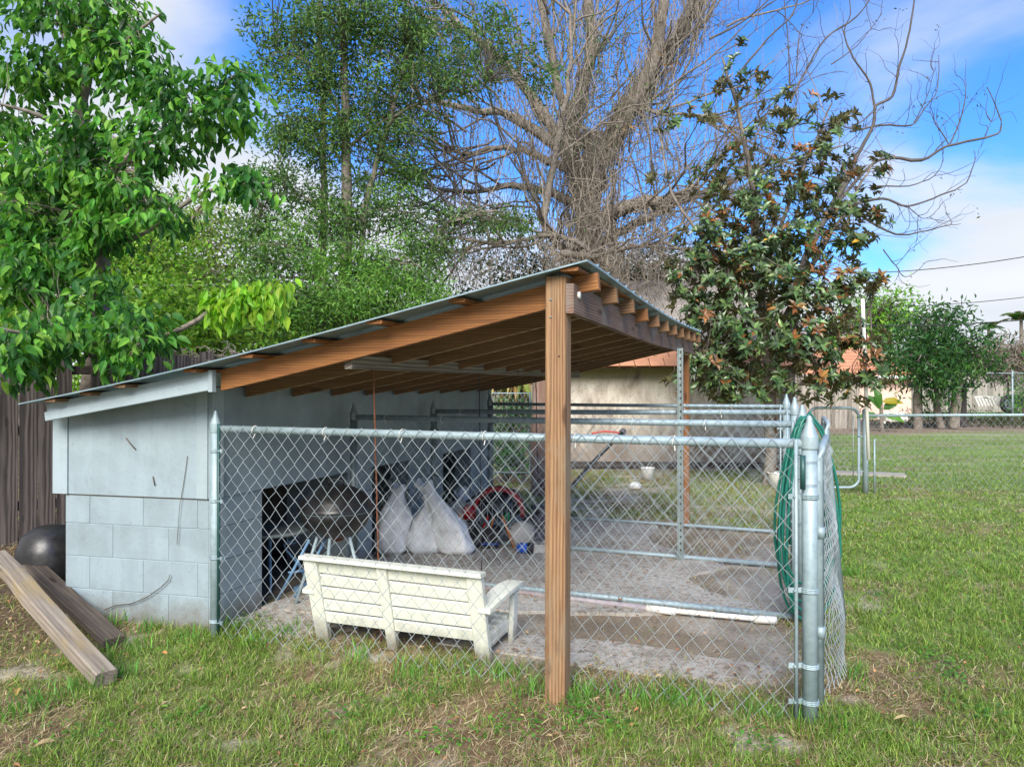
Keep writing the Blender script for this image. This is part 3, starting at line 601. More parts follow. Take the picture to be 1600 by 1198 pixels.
# white pvc pipe lying by the second divider
pp = thing('pipe', P(760, 918, 5.3)*[1, 1, 0]+[0, 0, .03], 'plastic pipe with white couplings lying along the foot of the second divider', 'pipe')
q = [P(745, 921, 1679/317), P(1010, 955, 1679/351), P(1060, 961, 1679/357), P(1195, 973, 1679/369), P(1212, 974, 1679/370)]
q = [np.array([a[0], a[1]-.01, .026]) for a in q]
tube('pipe_section', [q[0], q[1]], .018, M['pvcdirty'], pp); tube('pipe_section', [q[1], q[3]], .017, M['pvc'], pp)
tube('coupling', [q[1], q[1]+(q[2]-q[1])*.9], .024, M['pvc'], pp); tube('end_cap', [q[3]-(q[4]-q[3])*1.1, q[4]], .024, M['pvc'], pp)

# ------------------------------------------------------------------ hanging rods under the roof
for px, w, lean, lab in ((578, .20, .05, 'rusty rod hanging from the cross beam in front of the white bench'), (752, 1.76, .02, 'thin dark rod hanging from the cross beam above the white sacks'), (840, 3.15, .02, 'thin dark rod hanging from the cross beam just left of the timber post')):
    u = .93; top = LW(u, w, 1.60); r_ = thing('hanging_rod', top, lab, 'rod', 'rods hanging from the cross beam')
    zb = .03 if px == 578 else (.02 if px == 752 else .55); bot = LW(u+lean, w-.0, zb); ts = np.linspace(0, 1, 30)[:, None]; path = top+(bot-top)*ts+rng.normal(0, .0012, (30, 3))
    tube('rod', path, .0055 if px == 578 else .004, M['rust'] if px == 578 else M['wirecable'], r_, 6)
    tube('hook', [top+V1*.02+[0, 0, .03], top+[0, 0, 0], top-V1*.015+[0, 0, .02]], .004, M['rust'], r_, 5)

# ------------------------------------------------------------------ white swing bench (seen from behind)
def bench():
    U_a, U_b = .585, 1.625; be = thing('bench', LW(1.1, .3), 'dirty off-white slatted swing bench sitting on the ground inside the front fence', 'bench')
    def q(u, z, off=0): t = z/.5; return LW(u, .185-.115*t+off, z)
    for k, u in enumerate((U_a+.02, 1.06, U_b-.02)):
        board('back_post', q(u, 0.0)+V2*.02, q(u, .495), .085 if k != 1 else .06, .04, M['whitep'], be, V1, .004, key=False)
    board('top_rail', q(U_a-.035, .50, -.0), q(U_b+.03, .49, .0), .075, .022, M['whitep'], be, V2, .004, key=False)
    for a, c in ((U_a+.064, 1.028), (1.092, U_b-.064)):
        for k in range(5):
            z = .145+k*.073; board('back_slat', q(a, z+.002*k, .012), q(c, z, .012), .066-.001*(k % 2), .016, M['whitep'], be, nrm(q(a, 1)-q(a, 0)), .004, key=False)
    for k in range(5):
        board('seat_slat', LW(U_a, .22+k*.075, .125+.006*k), LW(U_b, .22+k*.075, .125+.006*k), .062, .018, M['whitep'], be, V2, .003, key=False)
    for u in (U_a+.01, U_b-.01):
        board('seat_rail', LW(u, .17, .09), LW(u, .58, .105), .035, .07, M['whitep'], be, V1, .004, key=False)
        s = 1 if u > 1 else -1
        am = MB(); n = 9; v = []
        for i in range(n):
            t = i/(n-1); w = .10+t*.50; z = .285+.03*math.sin(t*2.6)+.012*t; wd = .036+.016*math.sin(t*math.pi)+.012*t
            for du, dz in ((-wd, 0), (wd, 0), (wd, .022), (-wd, .022)): v.append(LW(u+s*.03+du, w, z+dz))
        am.add(v, [[i*4+k, i*4+(k+1) % 4, (i+1)*4+(k+1) % 4, (i+1)*4+k] for i in range(n-1) for k in range(4)]+[[3, 2, 1, 0], [n*4-4, n*4-3, n*4-2, n*4-1]]); am.build('armrest', M['whitep'], be)
        board('arm_support', LW(u+s*.03, .53, .0), LW(u+s*.03, .57, .30), .075, .03, M['whitep'], be, V2, .006, key=False)
bench()

# ------------------------------------------------------------------ kettle grill
gc = np.array([-1.20, 5.02, 0]); gr = thing('kettle_grill', gc, 'black kettle barbecue with its lid on, standing behind the white bench', 'grill')
R0 = .243
ld = MB().lathe([(R0+.008, .622), (R0+.012, .635), (R0, .65), (R0*.93, .69), (R0*.78, .735), (R0*.52, .772), (R0*.25, .788), (.001, .792)], gc, 32).build('lid', M['black'], gr, True)
tube('lid_handle', np.array([gc+[-.05, 0, .788], gc+[-.045, -.0, .815], gc+[-.015, 0, .828], gc+[.015, 0, .828], gc+[.045, 0, .815], gc+[.05, 0, .788]]), .009, M['blk'], ld, 8)
MB().lathe([(.001, .435), (R0*.35, .442), (R0*.62, .468), (R0*.85, .52), (R0*.97, .575), (R0, .615), (R0*.98, .622)], gc, 32).build('bowl', M['black'], gr, True)
tube('rim', np.array([gc+[math.cos(a)*R0, math.sin(a)*R0, .622] for a in np.linspace(0, 2*np.pi, 33)]), .006, M['galv'], gr, 6)
for a in (205, 265, 330): tube('leg', [gc+[math.cos(R(a))*.12, math.sin(R(a))*.12, .46], gc+[math.cos(R(a))*.27, math.sin(R(a))*.27, .0]], .011, M['galv'], gr, 8)
MB().lathe([(.001, .415), (.05, .415), (.055, .43), (.055, .442)], gc, 16).build('vent', M['rust'], gr)
# iron table inside the first opening
tc = LW(-.42, 1.02); tb = thing('iron_table', tc, 'small table with blue scrolled iron legs inside the first shed opening', 'table')
MB().lathe([(.001, .40), (.27, .40), (.28, .41), (.28, .425), (.001, .43)], tc, 24).build('table_top', M['galv_dark'], tb)
for a in (20, 110, 200, 290):
    d = np.array([math.cos(R(a)), math.sin(R(a)), 0]); pts = [tc+d*.20+[0, 0, .40], tc+d*.16+[0, 0, .33], tc+d*.10+[0, 0, .30], tc+d*.12+[0, 0, .25], tc+d*.2+[0, 0, .15], tc+d*.26+[0, 0, .02]]
    tube('leg', np.array(pts), .008, M['bluemetal'], tb, 6)
    sc = [tc+d*(.16+.04*math.cos(t))+[0, 0, .34+.04*math.sin(t)] for t in np.linspace(0, 5.5, 12)]; tube('scroll', np.array(sc), .006, M['bluemetal'], tb, 5)
bl = LW(-.12, .93); board('blue_bar', bl+[0, 0, .03], bl+V2*.35+[0, 0, .03], .05, .03, M['bluemetal'], None); tag(bpy.data.objects['blue_bar'], 'short blue painted bar lying in the first shed opening', 'bar')
fr = thing('folded_chair', P(455, 925, 5.1)*[1, 1, 0], 'pale blue folded metal legs leaning left of the white bench', 'folding chair')
fb = P(455, 925, 5.0)*[1, 1, 0]
for dx, dy in ((0, 0), (.10, .06)):
    tube('leg', [fb+[-.10+dx, dy, 0.0], fb+[.12+dx, dy+.02, .42]], .010, M['bluemetal'], fr, 8)
tube('cross_bar', [fb+[-.02, 0, .2], fb+[.08, .06, .2]], .008, M['bluemetal'], fr, 6)

# ------------------------------------------------------------------ sacks and the junk pile
def sack(c, wd, dp, ht, lean, label, neck=.5, rot=0, flat=.0, mat='sack', grp='white woven sacks by the shed piers'):
    n = 26; K = 16; v = []; ph = rng.uniform(0, 6, 6)
    for k in range(K):
        t = k/(K-1)
        s = (1-.12*t) if t < neck else (1-.12*neck)*(1-ss(t, neck, .90)*.66)*(1+.08*math.sin(t*16+ph[5]))
        if t > .88: s *= 1+(t-.88)*7.0
        s *= min(1, .72+t*5)
        for j in range(n):
            a = j/n*2*np.pi; ca, sa = math.cos(a), math.sin(a); ex = .62 if t < .5 else .85
            x = abs(ca)**ex*np.sign(ca)*wd/2*s; y = abs(sa)**ex*np.sign(sa)*dp/2*s
            wr = 1+.07*math.sin(a*3+ph[0]+t*7)+.05*math.sin(a*7+ph[1]-t*9)+.05*(t > neck)*math.sin(a*9+ph[2])+rng.normal(0, .007)
            x *= wr; y *= wr
            z = ht*t+(.015*math.sin(a*2+ph[3]) if 0 < t else 0)+(.03*math.sin(a*4+ph[4]) if t > .95 else 0)
            cr, sr = math.cos(rot), math.sin(rot); v.append((c[0]+x*cr-y*sr+lean[0]*t**1.4, c[1]+x*sr+y*cr+lean[1]*t**1.4, c[2]+max(z, 0)))
    j = np.arange(n); f = np.concatenate([np.stack([k*n+j, k*n+(j+1) % n, (k+1)*n+(j+1) % n, (k+1)*n+j], -1) for k in range(K-1)])
    b = MB().add(np.array(v), f); b.f.append(np.arange(n)[None, ::-1]); o = b.build('sack', M[mat], None, True); tag(o, label, 'sack', grp); return o
def g2(px, py): Z = F*EYE/(py-HOR); return np.array([(px-800)/F*Z, Z, 0.015])
sack(g2(612, 864), .30, .24, .58, (.06, .05), 'tall white woven sack leaning in the second shed opening, leftmost of the sacks', .55)
sack(g2(664, 864), .32, .26, .50, (.05, .03), 'slumped white woven sack in the middle, gathered at its neck', .34, .2)
sack(g2(716, 866), .30, .26, .60, (-.30, .04), 'white woven sack with a twisted top, nearest the pile of tools', .40, -.35)
sack(g2(722, 838), .36, .28, .42, (.02, .05), 'fat white sack behind the other sacks', .62, .3, grp=None)
# red and black machine
mc = g2(775, 846); mm = thing('machine', mc, 'red and black garden machine lying on top of the tool pile', 'machine')
MB().lathe([(.001, .16), (.14, .17), (.20, .22), (.20, .32), (.15, .40), (.06, .43), (.001, .44)], mc+[.02, .05, .03], 20).build('housing', M['blk'], mm, True)
an = np.linspace(R(-5), R(185), 16); ar = np.array([mc+[math.cos(a)*.23+.02, .0, .25+math.sin(a)*.24] for a in an]); b = MB()
for dy in (-.05, -.02, .01, .04): b.tubes(ar+[0, dy, 0], .022, 8)
b.build('shroud', M['red'], mm, True)
MB().lathe([(.001, 0), (.06, .0), (.065, .1), (.03, .13), (.001, .13)], mc+[-.25, -.05, .21], 14).build('tank', M['red'], mm, True)
for k in range(7):
    a = k*.9; tube('fin', [mc+[-.12+.045*k, -.16, .15], mc+[-.12+.045*k, -.14, .36]], .006, M['galv_dark'], mm, 5)
tube('handle', np.array([mc+[-.28, .0, .36], mc+[-.16, -.02, .44], mc+[.03, -.02, .5], mc+[.2, 0, .46], mc+[.30, 0, .32]]), .013, M['blk'], mm, 8)
tube('cable', np.array([mc+[.28, -.05, .32], mc+[.34, -.1, .2], mc+[.30, -.12, .1], mc+[.36, -.1, .03]]), .008, M['blk'], mm, 6)
# black tool box and tools
bx = g2(748, 855); tl = thing('tool_box', bx, 'open black plastic tool box with a blue strap in front of the machine', 'tool box')
MB().hexa([bx+np.array(p) for p in ((-.19, -.1, 0), (.17, -.12, 0), (.17, .1, 0), (-.19, .1, 0), (-.22, -.12, .19), (.2, -.14, .17), (.2, .12, .17), (-.22, .12, .19))]).build('tub', M['blk'], tl)
board('strap', bx+[-.19, -.135, .05], bx+[.18, -.15, .05], .035, .008, M['bluep'], tl)
for k in range(9):
    a = bx+[-.15+.04*k, rng.uniform(-.08, .06), .10]; e = a+[rng.uniform(-.1, .1), rng.uniform(-.08, .08), rng.uniform(.12, .26)]
    tube('tool_handle', [a, e], rng.uniform(.007, .014), M[['blk', 'orange', 'greyd', 'galv_dark', 'red'][k % 5]], tl, 6)
for k, (px, py, l, m) in enumerate(((795, 858, 'orange handled hoe lying across the tool pile', 'orange'), (788, 846, 'bare wooden stick leaning on the tool pile', 'pine'))):
    a = g2(px, py); tube('stick', [a+[.05, -.1, .02], a+[-.06, -.06, .30+.05*k]], .011, M[m], None, 7); tag(bpy.data.objects['stick' if k == 0 else 'stick.001'], l, 'tool')
gb = g2(792, 848); tag(MB().lathe([(.001, 0), (.03, 0), (.034, .06), (.02, .08), (.001, .085)], gb+[-.0, -.06, .20], 12, axis=None).build('bottle', M['greenp'], None, True), 'small green bottle on the tool pile', 'bottle')
dc = g2(815, 858); tag(MB().lathe([(.001, .014), (.06, .016), (.105, .008), (.118, -.004), (.118, -.012), (.001, -.008)], dc+[.0, -.0, .125], 28, 1, 1, (.05, -1, .25)).build('round_lid', M['lidgrey'], None, True), 'round dirty grey lid standing on edge right of the tool pile', 'lid')
bc = g2(817, 866); bk = thing('can', bc, 'small blue can with a black base lying below the round grey lid', 'can')
tube('can_body', [bc+[-.045, .0, .045], bc+[.045, -.02, .045]], .045, M['bluep'], bk, 14); tube('can_base', [bc+[.046, -.02, .045], bc+[.085, -.03, .045]], .05, M['blk'], bk, 14)
sack(g2(842, 850), .34, .26, .33, (.03, .0), 'dark grey cloth bag slumped behind the timber post', .6, .2, mat='greyd', grp=None)
tire = g2(728, 862); tag(MB().tubes(np.array([tire+[math.cos(a)*.11+.02, .02+.03*math.sin(a), .13+math.sin(a)*.10] for a in np.linspace(0, 2*np.pi, 22)]), .026, 8, False).build('wheel', M['blk'], None, True), 'small black rubber wheel propped behind the sack with the twisted top', 'wheel')
sm = g2(850, 862); tag(MB().hexa([sm+np.array(p) for p in ((-.13, -.09, 0), (.10, -.07, 0), (.10, .09, 0), (-.13, .09, 0), (-.12, -.08, .07), (.09, -.06, .06), (.09, .08, .06), (-.12, .08, .07))]).build('tray', M['lidgrey'], None), 'flat grey tray on the concrete just left of the timber post', 'tray')

# ------------------------------------------------------------------ planks and drum at the left
def plank(a, c, w, h, mat, label):
    o = board('plank', a, c, w, h, M[mat], None, None, .008, wob=.004); tag(o, label, 'plank')
plank(np.array([-3.15, 4.50, .42]), np.array([-1.97, 3.58, .045]), .105, .075, 'driftwood', 'pale weathered timber leaning down into the grass at the left')
plank(np.array([-3.30, 5.02, .27]), np.array([-2.22, 4.12, .035]), .12, .05, 'rotwood', 'dark rotten plank lying beneath the pale timber')
dr = thing('black_drum', (-3.36, 5.12, 0), 'black rounded plastic drum behind the shed corner', 'drum')
MB().lathe([(.001, .0), (.17, .0), (.20, .05), (.215, .22), (.205, .34), (.17, .43), (.10, .485), (.05, .497), (.001, .50)], (-3.21, 5.12, 0), 32).build('shell', M['black'], dr, True)

# ------------------------------------------------------------------ dark timber fence behind the left
FA = np.array([-5.4, 6.25, 0]); FB = np.array([-2.35, 8.4, 0]); fx = nrm(FB-FA); FL = np.linalg.norm(FB-FA); fn = np.array([fx[1], -fx[0], 0])
wf = thing('wooden_fence', FA, 'dark weathered board fence behind the shed with one board missing', 'fence')
d = 0
while d < FL:
    wd = rng.uniform(.135, .155); p = FA+fx*(d+wd/2); px = 800+F*p[0]/p[1]
    if not (110 < px < 134):
        ht = 1.80+rng.normal(0, .02)+.03*math.sin(d*2); board('fence_board', p+[0, 0, -.05]+fn*rng.normal(0, .004), p+[0, 0, ht]+fx*rng.normal(0, .012)+fn*rng.normal(0, .01), wd-.006, .018, M['darkwood'], wf, fx, .002, wob=.0012)
    d += wd
for z in (.35, 1.05, 1.62): board('fence_rail', FA-fn*.04+[0, 0, z], FB-fn*.04+[0, 0, z], .04, .085, M['darkwood'], wf, fn, key=False)

# ------------------------------------------------------------------ neighbour's building
bd = thing('building', (1.0, 12.9, 0), 'low mildewed stucco outbuilding with a grey shingle roof beyond the dog runs', 'building')
MB().hexa([(.35, 12.8, -.05), (4.9, 12.8, -.05), (4.9, 16, -.05), (.35, 16, -.05), (.35, 12.8, 1.86), (4.9, 12.8, 1.86), (4.9, 16, 1.86), (.35, 16, 1.86)]).build('wall', M['stucco'], bd)
rs = MB().hexa([(.05, 12.45, 1.80), (5.2, 12.45, 1.80), (5.2, 15.4, 3.62), (.05, 15.4, 3.62), (.05, 12.45, 1.86), (5.2, 12.45, 1.86), (5.2, 15.4, 3.68), (.05, 15.4, 3.68)]).build('roof', M['greywood'], bd)
sv = nrm(np.array([0, 2.95, 1.82])); nvr = nrm(np.array([0, -1.82, 2.95])); shing = []
for r in range(14):
    x = .05+(r % 2)*.12
    while x < 5.15:
        wv = .24; p = np.array([x+wv/2, 12.43, 1.875])+sv*(r*.245)+nvr*.012
        shing.append((r, p)); x += wv+.012
smr = {k: None for k in ('a', 'b')}
base = MB().box((0, 0, 0), .24, .27, .014).mesh('shingle'); base.materials.append(M['terracotta']); base2 = base.copy(); base2.materials.clear(); base2.materials.append(M['palewood'])
for r, p in shing:
    tl_ = rng.normal(0, .02); R3 = Matrix(((1, 0, 0, p[0]), (0, sv[1], nvr[1], p[1]), (0, sv[2], nvr[2], p[2]), (0, 0, 0, 1))) @ Matrix.Rotation(.05, 4, 'X') @ Matrix.Rotation(tl_, 4, 'Z')
    if len([1 for _ in ()]) == 0 and (r < 2 or True):
        sh_n = sum(1 for o_ in () if o_)
        link('shingle', base if r < 2 else base2, rs, mw=R3)
board('fascia', (.05, 12.44, 1.80), (5.2, 12.44, 1.80), .03, .05, M['pine_dark'], bd, (0, 1, 0)); board('gutter', (.1, 12.50, 1.765), (5.2, 12.50, 1.765), .04, .012, M['greywood'], bd, (0, 1, 0))
board('base_board', (.5, 12.76, .12), (4.9, 12.76, .10), .04, .10, M['darkwood'], bd, (0, 1, 0), key=False)
board('wall_batten', (3.0, 12.76, .52), (4.6, 12.76, .50), .03, .12, M['rotwood'], bd, (0, 1, 0), key=False)
# two white buckets, a brown porch post, a leaning black pole with red handles
for px, py, s, lab in ((1012, 748, 1, 'small white bucket at the foot of the stucco wall'), (1213, 760, 1.15, 'white bucket below the brown post right of the runs')):
    Z = F*EYE/(py-HOR+.0) ; Z = min(Z, 12.5); c = np.array([(px-800)/F*Z, Z, 0]); bkt = thing('bucket', c, lab, 'bucket', 'white buckets near the outbuilding')
    MB().lathe([(.001, 0), (.085*s, 0), (.105*s, .17*s), (.11*s, .18*s), (.10*s, .18*s), (.08*s, .03), (.001, .03)], c, 18).build('pail', M['white'], bkt, True)
    tube('rim', np.array([c+[math.cos(a)*.108*s, math.sin(a)*.108*s, .175*s] for a in np.linspace(0, 6.283, 19)]), .006*s, M['white'], bkt, 5)
Z = 11.6; c = np.array([(1211-800)/F*Z, Z, 0]); po = thing('porch_post', c+[0, .1, 0], 'brown timber post behind the right hand end of the runs', 'post')
board('post', c+[0, .18, -.05], c+[0, .18, 1.78], .13, .13, M['pine_dark'], po, (1, 0, 0)); board('post_cap', c+[-.1, .18, 1.79], c+[.1, .18, 1.79], .16, .03, M['pine_dark'], po)
lp = thing('leaning_pole', P(891, 760, 9.8)*[1, 1, 0], 'black pole leaning against the stucco wall', 'pole')
a = np.array([.72, 9.9, .02]); e = P(972, 676, 12.3); tube('pole', [a, a*.5+e*.5+[0, 0, .03], e], .03, M['blk'], lp, 10); tube('pole_tip', [e, e+(e-a)*.03], .055, M['greyd'], lp, 10)
rh = P(945, 680, 12.5); ro = tube('red_handle', np.array([rh+[-.25, 0, -.06], rh+[-.2, 0, .04], rh+[0, 0, .07], rh+[.22, 0, .05], rh+[.27, 0, -.06]]), .016, M['red'], None, 6); tag(ro, 'thin red bent handle behind the black pole', 'handle')
# pinkish brown trunk post and white rocks at the back left of the runs
Z = 9.9; c = np.array([(843-800)/F*Z, Z, 0]); tag(board('old_post', c+[0, 0, -.05], c+[.02, 0, 1.95], .23, .2, M['beam'], None, (1, 0, 0), .02, wob=.004), 'thick weathered reddish post just left of the stucco wall', 'post')
for k, (px, py) in enumerate(((838, 733), (846, 731), (992, 762))):
    Z = F*EYE/(py-HOR); c = np.array([(px-800)/F*Z, Z, .0]); b = MB().lathe([(.001, 0), (.07, 0), (.08, .04), (.05, .08), (.001, .09)], c, 9, 1.2, .9)
    tag(b.build('rock', M['pvc'], None), ['white rock at the foot of the thick reddish post, left one', 'white rock at the foot of the thick reddish post, right one', 'white scrap of rock in the grass below the first bucket'][k], 'rock')
# small chain link gate at the back left
g = thing('back_gate', P(770, 740, 10.6)*[1, 1, 0], 'small chain link gate in front of the ivy at the back left of the runs', 'gate'); Z = 10.4
a, c = P(764, 614, Z), P(828, 614, Z); zz = a[2]; g0 = np.array([a[0], Z, 0]); g1 = np.array([c[0], Z, 0])
tube('frame', np.array([g0+[0, 0, .25], g0+[0, 0, zz], g1+[0, 0, zz], g1+[0, 0, .25], g0+[0, 0, .25]]), .018, M['galv'], g, 8); tube('post', [g1+[.05, 0, -.05], g1+[.05, 0, zz+.12]], .026, M['galv'], g, 10)
chain(g0, g1, .25, zz, r=.0022).build('chain_link_mesh', M['wire'], g, True, True)

# ------------------------------------------------------------------ gate, posts and fence at the right
ZG = 10.1; pg = np.array([(1352-800)/F*ZG, ZG, 0])
yf = thing('yard_fence', pg, 'low chain link fence crossing the lawn from the gate post to the right', 'fence')
tube('post', [pg+[0, 0, -.05], pg+[0, 0, 1.12]], .038, M['galv'], yf, 14); MB().lathe([(.041, 0), (.042, .03), (.03, .055), (.001, .065)], pg+[0, 0, 1.10], 14).build('cap', M['galv'], yf, True)
ZR = EYE+(HOR-649)/F*ZG
tube('top_rail', [pg+[0, 0, ZR], pg+[3.2, 0, ZR+.01], pg+[8, 0, ZR]], .021, M['galv'], yf, 10)
for x in (3.0, 6.0): tube('post', [pg+[x, .03, -.05], pg+[x, .03, ZR+.02]], .025, M['galv'], yf, 10)
chain(pg+[.04, -.03, 0], pg+[7, -.03, 0], .04, ZR+.015, D=.10, V=.115, r=.0017).build('chain_link_mesh', M['wire'], yf, True, True)
tube('conduit', [pg+[.10, -.05, 0.0], pg+[.10, -.05, .75]], .012, M['galv'], yf, 8)
yg = thing('yard_gate', pg-[.5, 0, 0], 'open chain link yard gate with a rounded frame left of the gate post', 'gate'); gx = (1342-800)/F*ZG; gl = (1262-800)/F*ZG
z1g = EYE+(HOR-637)/F*ZG; z0g = .08
def rr(x0, x1, z0, z1, r, n=5):
    o = []
    for cx_, cz_, a0 in ((x1-r, z1-r, 0), (x0+r, z1-r, 90), (x0+r, z0+r, 180), (x1-r, z0+r, 270)):
        for k in range(n+1): a = R(a0+90*k/n); o.append((cx_+r*math.cos(a), ZG, cz_+r*math.sin(a)))
    o.append(o[0]); return np.array(o)
tube('frame', rr(gl, gx, z0g, z1g, .14), .020, M['galv'], yg, 10)
for z in (.3, .78): band(np.array([gx, ZG, z]), .02, (1, 0, 0), yg, M['galv'], .06)
chain(np.array([gl+.02, ZG, 0]), np.array([gx-.07, ZG, 0]), .1, z1g-.01, r=.0021).build('chain_link_mesh', M['wire'], yg, True, True)
tube('tension_bar', [(gx-.085, ZG-.01, z0g+.1), (gx-.085, ZG-.01, z1g-.1)], .006, M['galv_dark'], yg, 6)
wp = tube('white_pole', [P(1357, 718, 9.85), P(1348, 467, 9.95)], .024, M['pvc'], None, 10); tag(wp, 'tall thin white plastic pole leaning beside the gate post', 'pole')

# ------------------------------------------------------------------ far right: fences, house, cart
ff = thing('back_fence', (10, 26, 0), 'grey upright board fence behind the magnolia and the yard gate', 'fence')
x = (1222-800)/F*26; k = 0
while 800+F*x/26 < 1345:
    wd = .148; board('fence_board', (x, 26, -.05), (x+rng.normal(0, .01), 26, 1.88+rng.normal(0, .03)), wd-.006, .02, M['palewood'] if k % 4 else M['greywood'], ff, (1, 0, 0)); x += wd; k += 1
for z in (.5, 1.4): board('fence_rail', (9.5, 26.05, z), (12.3, 26.05, z), .04, .09, M['greywood'], ff, (0, 1, 0))
fq = thing('far_fence', (20, 42, 0), 'long grey board fence at the far end of the neighbouring lawn', 'fence'); x = (1424-800)/F*42; n = 0
while 800+F*x/42 < 1700:
    board('fence_board', (x, 42, -.05), (x, 42, 2.1+rng.normal(0, .03)), .29, .03, M['palewood'] if n % 3 else M['greywood'], fq, (1, 0, 0)); x += .30; n += 1
tag(MB().box((22, 42, -.0), 24, 14, .03).build('far_lawn', plain('far_lawn_green', (.09, .22, .03), .95, 0, 3, .3)), 'bright green lawn beyond the fences', None, None, 'structure')
hs = thing('house', (17, 33, 0), 'pale pink stucco house with a terracotta roof in the distance behind the white pole', 'house')
MB().hexa([(13.5, 33, 0), (17.9, 33, 0), (17.9, 40, 0), (13.5, 40, 0), (13.5, 33, 1.95), (17.9, 33, 1.95), (17.9, 40, 1.95), (13.5, 40, 1.95)]).build('wall', M['pink'], hs)
rf = MB().add([(12.8, 32.5, 1.92), (18.4, 32.5, 1.92), (18.4, 40, 1.92), (12.8, 40, 1.92), (14.5, 36, 3.35), (17.0, 36, 3.35)], [[0, 1, 5, 4]]).add([(18.4, 32.5, 1.92), (18.4, 40, 1.92), (17, 36, 3.35), (18.4, 40, 1.92), (12.8, 40, 1.92), (14.5, 36, 3.35), (12.8, 32.5, 1.92)], [[0, 1, 2], [4, 6, 5]]).build('roof', M['terracotta'], hs)
b = MB()
for y in np.linspace(0, .95, 9):
    a = np.array([12.8, 32.5, 1.93])*(1-y)+np.array([14.5, 36, 3.36])*y; c = np.array([18.4, 32.5, 1.93])*(1-y)+np.array([17, 36, 3.36])*y; b.tubes([a, c], .06, 6)
b.build('tile_course', M['terracotta'], rf)
board('fascia', (12.8, 32.46, 1.88), (18.4, 32.46, 1.88), .04, .12, M['white'], hs, (0, 1, 0))
wn = MB().box((14.4, 32.97, 1.3), .9, .05, .8).build('window', M['white'], hs); MB().box((14.4, 32.93, 1.3), .78, .03, .68).build('pane', plain('window_glass', (.05, .07, .09), .1), wn)
rw = thing('wire_fence', (14, 27.5, 0), 'tall thin wire fence with dark rail behind the fruit tree', 'fence'); zt = EYE+(HOR-583)/F*27.5
tube('top_rail', [((1425-800)/F*27.5, 27.5, zt), ((1720-800)/F*27.5, 27.5, zt)], .022, M['galv_dark'], rw, 6)
for px in (1440, 1483, 1582, 1690): tube('post', [((px-800)/F*27.5, 27.5, 0), ((px-800)/F*27.5, 27.5, zt+.1)], .03, M['galv'], rw, 8)
chain(np.array([(1425-800)/F*27.5, 27.5, 0]), np.array([(1640-800)/F*27.5, 27.5, 0]), .3, zt, .16, .2, .003).build('chain_link_mesh', M['wire'], rw, True, True)
tbl = thing('garden_table', (16, 26.5, 0), 'long black garden table between the trunks of the fruit tree', 'table'); z = EYE+(HOR-602)/F*26.5
x0, x1 = (1428-800)/F*26.5, (1510-800)/F*26.5; board('table_top', (x0, 26.5, z), (x1, 26.5, z), .9, .17, M['blk'], tbl, (0, 1, 0))
for x in (x0+.15, x1-.15): board('leg', (x, 26.5, 0), (x, 26.5, z-.08), .2, .2, M['darkwood'], tbl, (1, 0, 0))
ct = thing('cart', (20.5, 30, 0), 'low cart with white slats and one chrome spoked wheel at the far right', 'cart'); Zc = 30
for k in range(11):
    px = 1524+k*5; board('slat', P(px, 621, Zc), P(px+6, 634, Zc), .07, .03, M['white'], ct, (1, 0, 0))
board('slat_rail', P(1522, 620, Zc), P(1577, 620, Zc), .05, .06, M['white'], ct)
wc = P(1577, 631, Zc-.3); ring = [wc+[math.cos(a)*.30, 0, math.sin(a)*.30] for a in np.linspace(0, 6.283, 25)]
wh = tube('wheel', np.array(ring), .09, M['blk'], ct, 8); tube('rim', np.array([wc+[math.cos(a)*.2, -.03, math.sin(a)*.2] for a in np.linspace(0, 6.283, 25)]), .03, M['galv'], wh, 6)
for k in range(6): tube('spoke', [wc+[0, -.03, 0], wc+[math.cos(k*1.047)*.2, -.03, math.sin(k*1.047)*.2]], .018, M['galv'], wh, 5)
MB().box(P(1590, 628, Zc), .6, .5, .4).box(P(1583, 620, Zc), .3, .3, .2).build('body', M['blk'], ct)

# ------------------------------------------------------------------ overhead cables
def cable(a, c, r, label, grp, sag=.2):
    t = np.linspace(0, 1, 24)[:, None]; p = a*(1-t)+c*t; p[:, 2] -= sag*4*(t*(1-t))[:, 0]; tag(MB().tubes(p, r, 5, False).build('cable', M['wirecable'], None), label, 'cable', grp)
cable(P(1290, 427, 20), P(1720, 378, 17), .011, 'topmost overhead cable at the right, against the cloud', 'overhead cables at the right')
cable(P(1290, 478, 22), P(1720, 447, 19), .010, 'middle overhead cable at the right', 'overhead cables at the right')
cable(P(1200, 503, 20), P(1720, 488, 18), .014, 'lowest and thickest overhead cable at the right', 'overhead cables at the right')
M['lightcable'] = plain('pale_cable', (.6, .6, .6), .5)
for a, c, l in ((P(-60, 452, 9.6), P(372, 444, 12), 'upper pale cable crossing the greenery at the left'), (P(-60, 458, 9.4), P(360, 467, 12), 'lower pale cable crossing the greenery at the left')):
    t = np.linspace(0, 1, 12)[:, None]; tag(MB().tubes(a*(1-t)+c*t, .007, 5, False).build('cable', M['lightcable'], None), l, 'cable', 'pale cables at the left')

